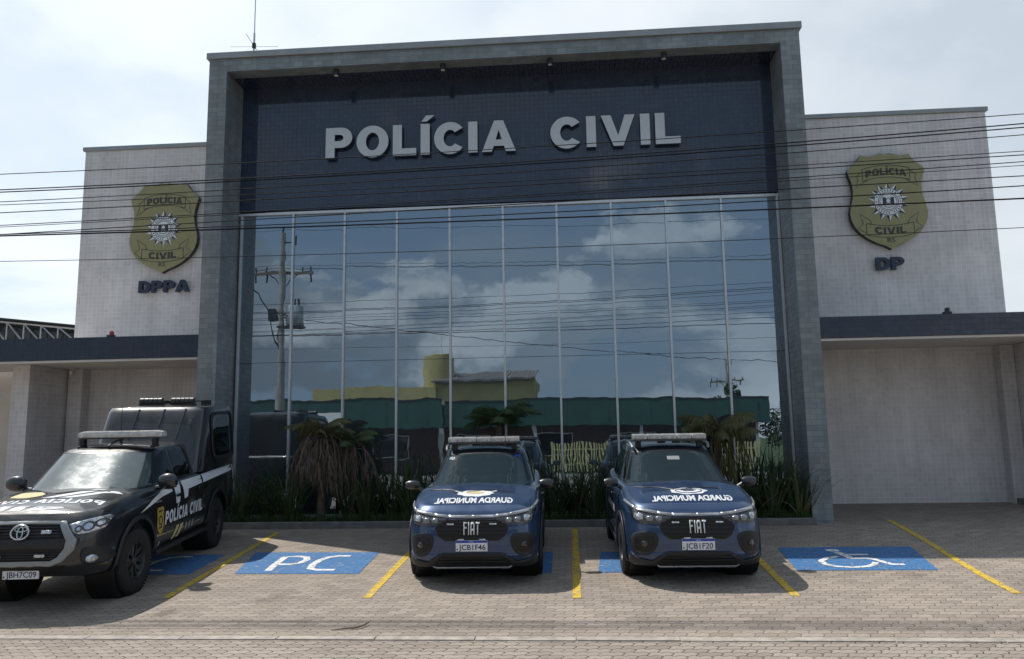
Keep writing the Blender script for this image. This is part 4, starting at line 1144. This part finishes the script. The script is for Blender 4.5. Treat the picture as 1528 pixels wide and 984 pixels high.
    for ch, wd in (('F', .043), ('i', .012), ('A', .052), ('T', .046)):
        if ch == 'i': cs_ = [[(0, 0), (0, 1), (1, 1), (1, 0)]]
        elif ch == 'A': cs_ = [[(0, 0), (0, .82), (.22, 1), (.78, 1), (1, .82), (1, 0), (.72, 0), (.72, .30), (.28, .30), (.28, 0)], [(.28, .46), (.72, .46), (.72, .80), (.28, .80)]]
        elif ch == 'F': cs_ = [[(0, 0), (0, 1), (1, 1), (1, .86), (.30, .86), (.30, .60), (.9, .60), (.9, .46), (.30, .46), (.30, 0)]]
        else: cs_ = [[(0, 1), (1, 1), (1, .86), (.64, .86), (.64, 0), (.36, 0), (.36, .86), (0, .86)]]
        lets.append([[(x+px*wd, .63+pz*.15) for px, pz in c_] for c_ in cs_]); x += wd+.016
    decal('grille_badge', 'white_vinyl', g_, B, 'front', lets, off=.022, th=.008, maxlen=.1)
    # lower grille and skid plate
    lg = decal('lower_bumper', 'black_plastic', ro, B, 'front', [[[(-.80, .385), (-.74, .33), (-.56, .30), (-.42, .40), (-.36, .415), (.36, .415), (.42, .40), (.56, .30), (.74, .33), (.80, .385), (.82, .24), (-.82, .24)]]], off=.005, th=.008, maxlen=.06)
    decal('lower_grille', 'grille_black', lg, B, 'front', [[[(-.50, .27), (-.37, .395), (.37, .395), (.50, .27)]]], off=.016)
    decal('grille_bars', 'black_plastic', lg, B, 'front', strip([(-.40, .36), (.40, .36)], .01)+strip([(-.44, .32), (.44, .32)], .01), off=.02, th=.006)
    decal('skid_plate', 'silver_paint', ro, B, 'front', [[[(-.50, .262), (-.46, .245), (.46, .245), (.50, .262), (.47, .222), (.40, .205), (-.40, .205), (-.47, .222)]]], off=.02, th=.01)
    plate(ro, B, 0, .50, platetxt)
    # bonnet marks (mirrored so that they read in a rear-view mirror)
    vs, fs, w = text_mesh('GUARDA MUNICIPAL', .10, .035); k = 1.02/w
    decal('bonnet_lettering', 'white_vinyl', ro, B, 'top', raw=[([(-a*k, .26+b*1.35) for a, b in vs], fs)], off=.002, maxlen=.1)
    if crest == 'round':
        cst = curve_pts([(.235*math.cos(a)*(1+.07*math.cos(7*a)), .56+.13*math.sin(a)*(1+.07*math.cos(7*a))) for a in [2*math.pi*i/28 for i in range(28)]], 2)
        e = decal('bonnet_crest', 'white_vinyl', ro, B, 'top', [[cst]], off=.002, maxlen=.05)
        decal('crest_ring', 'badge_navy', e, B, 'top', strip(arc(0, .56, .17, .09, 0, 360, 30), .018)+strip([(-.07, .56), (.07, .56)], .05)+strip(arc(0, .56, .09, .05, 0, 180, 12), .02), off=.004, maxlen=.1)
    else:
        pts = [(.24*math.cos(a)*(1+.06*math.cos(9*a)), .56+.13*math.sin(a)*(1+.06*math.cos(9*a))) for a in [2*math.pi*i/36 for i in range(36)]]
        e = decal('bonnet_crest', 'white_vinyl', ro, B, 'top', [[curve_pts(pts, 2)]], off=.002, maxlen=.05)
        decal('crest_ring', 'cream', e, B, 'top', [[arc(0, .57, .12, .06, 0, 360, 20)[:-1]]], off=.003, maxlen=.05)
        decal('crest_wings', 'white_vinyl', e, B, 'top', strip([(-.20, .63), (-.28, .69)], .03)+strip([(.20, .63), (.28, .69)], .03), off=.002)
    # creases on the bonnet
    for s_ in (-1, 1): decal('bonnet_seam', 'grille_black', ro, B, 'top', strip([(s_*.74, .30), (s_*.745, .6), (s_*.74, .98)], .007), off=.0012)
    # windscreen
    wz = [(-.72, 1.065), (-.35, 1.045), (0, 1.04), (.35, 1.045), (.72, 1.065), (.665, 1.20), (.57, 1.44), (.30, 1.462), (0, 1.468), (-.30, 1.462), (-.57, 1.44), (-.665, 1.20)]
    wsn = decal('windscreen', 'windscreen_glass', ro, BB, 'front', [[wz]], off=.005, maxlen=.05)
    # black seal strip around the windscreen edge
    ol = wz+[wz[0]]
    decal('windscreen_seal', 'grille_black', wsn, BB, 'front', strip(ol, .016), off=.007, maxlen=.05)
    decal('rear_window', 'side_glass', ro, BB, 'rear', [[[(-.55, 1.14), (.55, 1.14), (.50, 1.40), (-.50, 1.40)]]], off=.005)
    if sticker:
        vs, fs, w = text_mesh(sticker, .032, .01)
        decal('date_sticker', 'white_vinyl', wsn, BB, 'front', raw=[([(a-.47, b+1.385) for a, b in vs], fs)], off=.010, maxlen=.1)
        decal('toll_sticker', 'plate_blue', wsn, BB, 'front', [[rrect(.47, .55, 1.405, 1.43, .004)]], off=.010)
    else:
        decal('mirror_sticker', 'flashing', wsn, BB, 'front', [[rrect(-.09, .09, 1.35, 1.395, .008)]], off=.010)
    # wipers
    m_ = MB()
    for a, b in ((-.66, -.18), (-.12, .42)):
        pts = []
        for i in range(9):
            xx = a+(b-a)*i/8; zz = 1.062+.012*math.sin(math.pi*i/8)
            loc_, *_ = BC.ray_cast(Vector((xx, -3, zz)), Vector((0, 1, 0))); pts.append((xx, loc_.y-.014, zz))
        m_.tube(pts, .009, 6)
    m_.build('wiper', 'black_plastic', ro, True)
    # light bar on two feet
    lb = MB().box(-.555, .555, 2.02, 2.26, 1.59, 1.62).build('light_bar', 'lightbar_dark', ro, bevel=.008)
    for k in range(5):
        x0 = -.55+k*.22
        MB().box(x0+.004, x0+.216, 2.01, 2.27, 1.621, 1.69).build('lens', 'lightbar', lb, bevel=.012)
    m_ = MB()
    for i in range(10): m_.box(-.53+i*.112, -.50+i*.112, 2.005, 2.009, 1.634, 1.65)
    m_.build('lens_modules', 'flashing', lb)
    for sx in (-1, 1): MB().box(sx*.46-.04, sx*.46+.04, 2.09, 2.19, 1.50, 1.59).build('light_bar_foot', 'black_plastic', ro, bevel=.006)
    MB().box(-.18, -.06, 2.04, 2.09, 1.56, 1.588).box(.04, .16, 2.04, 2.09, 1.56, 1.588).build('horn', 'black_plastic', ro, bevel=.006)
    return ro
gzz = lambda y: gz(y)
suv('patrol_suv', (-1.285, 9.93, gz(9.93)), 1.6, 'dark blue municipal guard SUV with plate JCB1F46, left of the two', 'JCB1F46', '2023', 'badge')
suv('patrol_suv', (1.525, 9.95, gz(9.95)), 1.5, 'dark blue municipal guard SUV with plate JCB1F20, right of the two', 'JCB1F20', None, 'round')

def truck(loc, rz):
    ro = empty('pickup_truck', loc, (math.atan(T), 0, R(rz)))
    ro.scale = (1, 1, 1.03)
    tag(ro, 'black civil police pickup truck with canopy over its bed, parked at the left', 'pickup truck')
    c = dict(W=.90, L=5.25, nf=5.6, nr=9.0,
             levels=[(0, .12, .16, .06), (.04, .06, .09, .03), (.12, .02, .04, .0), (.25, .0, .0, 0), (.40, .0, .0, 0), (.55, .0, .0, .0), (.68, .005, .015, .0), (.80, .012, .03, .0), (.90, .03, .06, .01), (.96, .05, .10, .02), (1.0, .085, .16, .04)],
             zlow=[(0, .42), (.5, .36), (4.6, .42), (5.25, .52)], zedge=[(0, 1.02), (.25, 1.10), (.7, 1.15), (1.2, 1.20), (2.2, 1.22), (3.4, 1.25), (5.25, 1.29)],
             crown=[(0, .03), (.5, .055), (1.2, .06), (1.7, .02), (5.25, .02)], bulge=.022, endshrink=.5)
    me = lower_body(c); cab = cabin(dict(zb=1.14, zt=1.70, wb=.825, wt=.64, f0=1.02, f1=1.88, r0=3.55, r1=3.38, nf=3.8, nr=6., crown=.065, fe=.95))
    cap = cabin(dict(zb=1.26, zt=2.24, wb=.88, wt=.82, f0=3.12, f1=3.62, r0=5.18, r1=5.06, nf=6., nr=7., crown=.06, fe=1.25))
    # canopy nose leaning over the cab roof
    B = bvh_of(me); BC = bvh_of(me, cab); BB = bvh_of(cab); BP = bvh_of(cap)
    fy, ry, wr = 1.0, 4.02, .40
    body = boolean_cut(me, [(.48, 1.2, fy, wr+.02, .475), (-1.2, -.48, fy, wr+.02, .475), (.48, 1.2, ry, wr+.02, .475), (-1.2, -.48, ry, wr+.02, .475)], 'body', 'paint_black', ro)
    finish('cab_shell', cab, 'paint_black', ro, True, angle=40)
    cp = finish('bed_canopy', cap, 'paint_black', ro, True, angle=40)
    for sx in (-1, 1):
        ax = 'left' if sx > 0 else 'right'
        for y_ in (fy, ry):
            MB().tube([(sx*.46, y_, wr+.02), (sx*.80, y_, wr+.02)], .474, 32).build('wheel_arch_liner', 'grille_black', ro, True)
            wheel(ro, sx*.765, y_, wr, .245, sx, 'rim_grey', 6, rr_=.56, steer=-5 if y_ == fy else 0)
        ring = []
        for y_ in (fy, ry): ring.append([arc(y_, wr+.02, .525, .525, -4, 184, 22)+arc(y_, wr+.02, .478, .478, 184, -4, 22)])
        decal('arch_flare', 'black_plastic', ro, B, ax, ring, off=.004, th=.022, maxlen=.08)
        decal('side_window', 'side_glass', ro, BB, ax, [[[(1.62, 1.27), (2.08, 1.60), (2.30, 1.655), (2.40, 1.66), (2.40, 1.27)]], [[(2.47, 1.27), (2.47, 1.66), (3.02, 1.655), (3.14, 1.60), (3.24, 1.30), (3.24, 1.27)]]], off=.003)
        decal('door_seam', 'grille_black', ro, B, ax, strip([(1.50, .50), (1.46, 1.16)], .009)+strip([(2.44, .48), (2.44, 1.22)], .009)+strip([(3.32, .86), (3.34, 1.24)], .009)+strip([(3.45, .45), (3.45, 1.24)], .012), off=.0015)
        MB().box(sx*.80, sx*.93, 1.52, 3.46, .37, .42).build('side_step', 'black_plastic', ro, bevel=.012)
        decal('door_handle', 'paint_black', ro, B, ax, [[rrect(2.20, 2.36, 1.02, 1.055, .012)], [rrect(3.08, 3.24, 1.03, 1.065, .012)]], off=.012, th=.018)
        # white stripe along the shoulder
        s1 = [(1.05, .955), (1.75, 1.08), (2.12, 1.105), (2.12, 1.175), (1.8, 1.165), (1.44, 1.075)]
        s2 = [(2.20, 1.20), (2.44, 1.20), (2.36, .93), (2.23, .93)]
        s3 = [(2.50, 1.205), (3.30, 1.215), (3.30, 1.10), (2.72, 1.075), (2.68, .97), (2.55, .955), (2.53, 1.07)]
        s4 = [(3.36, 1.22), (4.88, 1.255), (4.86, 1.16), (4.1, 1.13), (3.36, 1.10)]
        s5 = [(4.93, 1.255), (5.06, 1.255), (5.04, .98), (4.94, .985)]
        decal('livery_stripe', 'white_vinyl', ro, B, ax, [[s1], [s2], [s3], [s4], [s5]], off=.003, maxlen=.12)
        if sx > 0:
            gl, w = layout('POLÍCIA CIVIL', .12, .18, .17, .80)
            decal('door_lettering', 'white_vinyl', ro, B, ax, [[[(1.82+px*1.45/w, .70+pz) for px, pz in c_] for c_ in g_] for g_ in gl], off=.003, maxlen=.1)
        else:
            gl, w = layout('POLÍCIA CIVIL', .12, .18, .17, .80)
            decal('door_lettering', 'white_vinyl', ro, B, ax, [[list(reversed([(3.27-px*1.45/w, .70+pz) for px, pz in c_])) for c_ in g_] for g_ in gl], off=.003, maxlen=.1)
        sh = curve_pts([(1.67, .95), (1.72, .955), (1.78, .93), (1.775, .80), (1.78, .70), (1.67, .60), (1.56, .70), (1.565, .80), (1.56, .93), (1.62, .955)], 3)
        d_ = decal('door_shield', 'sticker_yellow', ro, B, ax, [[sh]], off=.003)
        decal('shield_ring', 'badge_dark', d_, B, ax, strip(arc(1.67, .78, .055, .055, 0, 360, 16), .02)+strip([(1.60, .90), (1.74, .90)], .02)+strip([(1.61, .69), (1.73, .69)], .02), off=.005)
        decal('livery_mark', 'cream', ro, B, ax, [[[(2.10, .46), (2.20, .46), (2.34, .63), (2.24, .63)]], [[(2.26, .46), (2.36, .46), (2.50, .63), (2.40, .63)]]], off=.003)
        decal('livery_mark', 'flashing', ro, B, ax, [[arc(2.62+k*.13, .57, .045, .055, 0, 360, 12)[:-1]] for k in range(3)]+[[arc(1.66, .47, .04, .05, 0, 360, 12)[:-1]], [rrect(2.98, 3.22, .56, .575, .005)], [rrect(1.52, 1.72, 1.02, 1.04, .006)]], off=.003)
        # canopy side window with raised frame
        fr = curve_pts([(3.86, 2.13), (4.5, 2.16), (4.86, 2.13), (4.95, 1.75), (4.99, 1.45), (4.6, 1.40), (4.1, 1.40), (3.82, 1.46), (3.79, 1.80)], 5)
        fi = curve_pts([(3.91, 2.085), (4.5, 2.11), (4.81, 2.085), (4.895, 1.75), (4.93, 1.49), (4.6, 1.45), (4.1, 1.45), (3.87, 1.50), (3.84, 1.80)], 5)
        decal('canopy_window_frame', 'black_plastic', cp, BP, ax, [[fr, list(reversed(fi))]], off=.003, th=.018)
        decal('canopy_window', 'side_glass', cp, BP, ax, [[fi]], off=.004)
        # mirror
        m_ = MB().lathe([(0, -.125), (.07, -.12), (.10, -.07), (.108, 0), (.10, .06), (.06, .105), (0, .115)], 22, Matrix.Translation((sx*1.0, 1.66, 1.29)) @ Matrix.Rotation(R(90), 4, 'Y') @ Matrix.Scale(.8, 4, (0, 1, 0)))
        m_.tube([(sx*.82, 1.70, 1.20), (sx*.98, 1.68, 1.22)], .035, 8)
        mo = m_.build('wing_mirror', 'paint_black', ro, True)
        MB().box(sx*1.0-.08, sx*1.0+.08, 1.735, 1.75, 1.20, 1.34).build('mirror_glass', 'chrome', mo, bevel=.004)
        # headlight
        hl = [(.50, .985), (.54, .91), (.60, .875), (.70, .885), (.79, .915), (.815, 1.02), (.79, 1.045), (.69, 1.03), (.58, 1.005)]
        h = decal('headlight', 'lamp_clear', ro, B, 'front', [[[(sx*a, b) for a, b in hl]]], off=.006, th=.006, maxlen=.04)
        for a, b, r1 in ((.60, .935, .028), (.68, .955, .044), (.765, .975, .034)):
            decal('lens', 'lamp_dark', h, B, 'front', strip(arc(sx*a, b, r1, r1, 0, 360, 18), .016), off=.016, th=.004)
            decal('lens', 'chrome', h, B, 'front', [[arc(sx*a, b, r1*.6, r1*.6, 0, 360, 14)[:-1]]], off=.014)
        fg = decal('fog_bezel', 'black_plastic', ro, B, 'front', [[curve_pts([(sx*a, b) for a, b in [(.66, .72), (.80, .70), (.84, .56), (.74, .52), (.64, .58)]], 4)]], off=.006, th=.01)
        decal('fog_lamp', 'lamp_clear', fg, B, 'front', [[arc(sx*.72, .60, .042, .042, 0, 360, 16)[:-1]]], off=.022, th=.006)
        decal('tail_light', 'tail_red', ro, B, ax, [[rrect(5.09, 5.20, .92, 1.22, .03)]], off=.004, th=.01)
    # grille with grey surround
    go = [(-.47, 1.01), (0, 1.015), (.47, 1.01), (.60, .82), (.585, .72), (.48, .60), (.38, .565), (-.38, .565), (-.48, .60), (-.585, .72), (-.60, .82)]
    gi = [(-.41, .985), (0, .99), (.41, .985), (.50, .82), (.49, .74), (.42, .645), (.35, .61), (-.35, .61), (-.42, .645), (-.49, .74), (-.50, .82)]
    decal('grille_surround', 'flashing', ro, B, 'front', [[go, list(reversed(gi))]], off=.01, th=.03, maxlen=.05)
    g_ = decal('grille', 'grille_black', ro, B, 'front', [[gi]], off=.004)
    decal('grille_bars', 'black_plastic', g_, B, 'front', sum([strip([(-w_, z), (w_, z)], .014) for z, w_ in ((.96, .42), (.93, .43), (.90, .44), (.87, .46), (.69, .45), (.66, .43), (.635, .41))], []), off=.01, th=.01)
    decal('grille_crossbar', 'black_plastic', g_, B, 'front', [[[(-.50, .84), (.50, .84), (.49, .735), (-.49, .735)]]], off=.012, th=.02)
    for sx in (-1, 1): decal('strobe_light', 'lamp_clear', g_, B, 'front', [[rrect(sx*.29-.055, sx*.29+.055, .90, .93, .006)], [rrect(sx*.24-.055, sx*.24+.055, .655, .685, .006)]], off=.03, th=.012)
    def ringp(cx_, cz_, a_, b_, w_): return [[arc(cx_, cz_, a_, b_, 0, 360, 28)[:-1], list(reversed(arc(cx_, cz_, a_-w_, b_-w_, 0, 360, 28)[:-1]))]]
    decal('grille_badge', 'chrome', g_, B, 'front', ringp(0, .915, .105, .078, .015), off=.034, th=.012, maxlen=.1)
    decal('grille_badge', 'chrome', g_, B, 'front', ringp(0, .912, .036, .066, .012), off=.031, th=.010, maxlen=.1)
    decal('grille_badge', 'chrome', g_, B, 'front', ringp(0, .945, .076, .030, .012), off=.028, th=.008, maxlen=.1)
    decal('lower_grille', 'grille_black', ro, B, 'front', [[[(-.50, .545), (.50, .545), (.44, .45), (-.44, .45)]]], off=.006)
    plate(ro, B, 0, .475, 'JBH7C09')
    # bonnet livery, lettering mirrored
    gl, w = layout('POLÍCIA CIVIL', .12, 0., .14, 1.)
    for gs in (gl[:7], gl[7:]): decal('bonnet_lettering', 'white_vinyl', ro, B, 'top', [[list(reversed([(.66-px*1.38/w, .46+pz) for px, pz in c_])) for c_ in g_] for g_ in gs], off=.002, maxlen=.08)
    decal('bonnet_stripe', 'white_vinyl', ro, B, 'top', [[[(-.16, .68), (-.02, .68), (.44, 1.12), (.28, 1.12)]], [[(.06, .68), (.20, .68), (.46, .93), (.70, .98), (.62, 1.04), (.40, 1.0)]],
          [[(-.50, .24), (-.36, .24), (-.28, .38), (-.42, .38)]], [[(-.30, .24), (-.16, .24), (-.08, .38), (-.22, .38)]], [[(-.10, .24), (.34, .28), (.28, .32), (.0, .36)]]], off=.002, maxlen=.08)
    e = decal('bonnet_crest', 'cream', ro, B, 'top', [[arc(-.42, .88, .20, .15, 0, 360, 30)[:-1]]], off=.002, maxlen=.05)
    for s_ in (-1, 1): decal('bonnet_seam', 'grille_black', ro, B, 'top', strip([(s_*.76, .28), (s_*.77, .7), (s_*.76, 1.12)], .008), off=.0012)
    wz = [(-.775, 1.235), (-.4, 1.222), (0, 1.218), (.4, 1.222), (.775, 1.235), (.71, 1.42), (.615, 1.655), (.3, 1.68), (0, 1.685), (-.3, 1.68), (-.615, 1.655), (-.71, 1.42)]
    wsn = decal('windscreen', 'truck_windscreen_glass', ro, BB, 'front', [[wz]], off=.005, maxlen=.05)
    decal('windscreen_seal', 'grille_black', wsn, BB, 'front', strip(wz+[wz[0]], .018), off=.007, maxlen=.05)
    m_ = MB()
    for a, b in ((-.70, -.22), (-.10, .52)):
        pts = []
        for i in range(9):
            xx = a+(b-a)*i/8; zz = 1.238+.014*math.sin(math.pi*i/8)
            loc_, *_ = BC.ray_cast(Vector((xx, -3, zz)), Vector((0, 1, 0))); pts.append((xx, loc_.y-.016, zz))
        m_.tube(pts, .010, 6)
    m_.build('wiper', 'black_plastic', ro, True)
    # curved light bar
    m_ = MB(); n_ = 16; prof = [(-.11, 0), (-.12, .03), (-.10, .075), (-.05, .085), (.06, .085), (.10, .07), (.12, .03), (.11, 0)]
    for i in range(n_+1):
        x = .14-.58+1.16*i/n_; bow = .07*((x-.14)/.58)**2; k_ = 1 if 0 < i < n_ else .8
        for (a, b) in prof: m_.v.append((x, 2.12+bow+a*k_, 1.86+b*k_))
    q = len(prof)
    for i in range(n_):
        for j in range(q): m_.f.append((i*q+j, i*q+(j+1) % q, (i+1)*q+(j+1) % q, (i+1)*q+j))
    m_.f += [tuple(range(q)), tuple(range(n_*q, n_*q+q))]
    lb = m_.build('light_bar', 'lightbar', ro, True, angle=50)
    MB().box(-.38, .66, 2.04, 2.24, 1.838, 1.862).build('light_bar_base', 'lightbar_dark', lb, bevel=.005)
    for sx in (-1, 1):
        m_ = MB().box(sx*.50-.03+.12, sx*.50+.03+.12, 2.08, 2.18, 1.74, 1.845).box(sx*.50-.02+.12, sx*.50+.02+.12, 2.0, 2.22, 1.715, 1.745)
        m_.build('light_bar_foot', 'black_plastic', ro, bevel=.005)
    MB().tube([(.06, 1.93, 1.745), (.10, 2.0, 1.80), (.20, 2.1, 1.84)], .014, 6).build('cable_loop', 'black_plastic', ro, True)
    MB().tube([(.0, 2.45, 1.75), (.0, 2.46, 2.28)], [.009, .004], 6).lathe([(0, 0), (.03, 0), (.02, .04), (.012, .10), (0, .1)], 10, Matrix.Translation((0, 2.45, 1.755))).build('radio_aerial', 'black_plastic', ro, True)
    # canopy roof vents
    for vx in (-.17, .34):
        m_ = MB()
        for k in range(5):
            m_.lathe([(.03, -.04), (.065, -.038), (.065, .038), (.03, .04)], 18, Matrix.Translation((vx+.02+k*.072-.14, 3.86, 2.335)) @ Matrix.Rotation(R(90), 4, 'Y') @ Matrix.Scale(.8, 4, (0, 0, 1)))
        m_.tube([(vx-.16, 3.86, 2.335), (vx+.21, 3.86, 2.335)], .05, 12)
        m_.box(vx-.17, vx+.22, 3.81, 3.92, 2.26, 2.30)
        m_.build('roof_vent', 'rim_grey', cp, True, angle=30)
    m_ = MB().box(-.1, .5, 4.45, 4.5, 2.33, 2.355).box(-.14, -.10, 4.3, 4.7, 2.28, 2.355).box(.5, .54, 4.3, 4.7, 2.28, 2.355)
    m_.build('roof_rack', 'black_plastic', cp, bevel=.005)
    # ridges on the canopy nose
    for xx in (-.28, .12, .45):
        pts = []
        for i in range(8):
            zz = 1.76+i*.065; loc_, *_ = BP.ray_cast(Vector((xx+.05*i/8, -3, zz)), Vector((0, 1, 0)))
            if loc_: pts.append(loc_+Vector((0, .005, 0)))
        MB().tube(pts, [.018]*len(pts), 8).build('canopy_ridge', 'paint_black', cp, True)
    return ro
truck((-6.28, 8.60, gz(8.60)), 7.2)
bpy.context.view_layer.update()
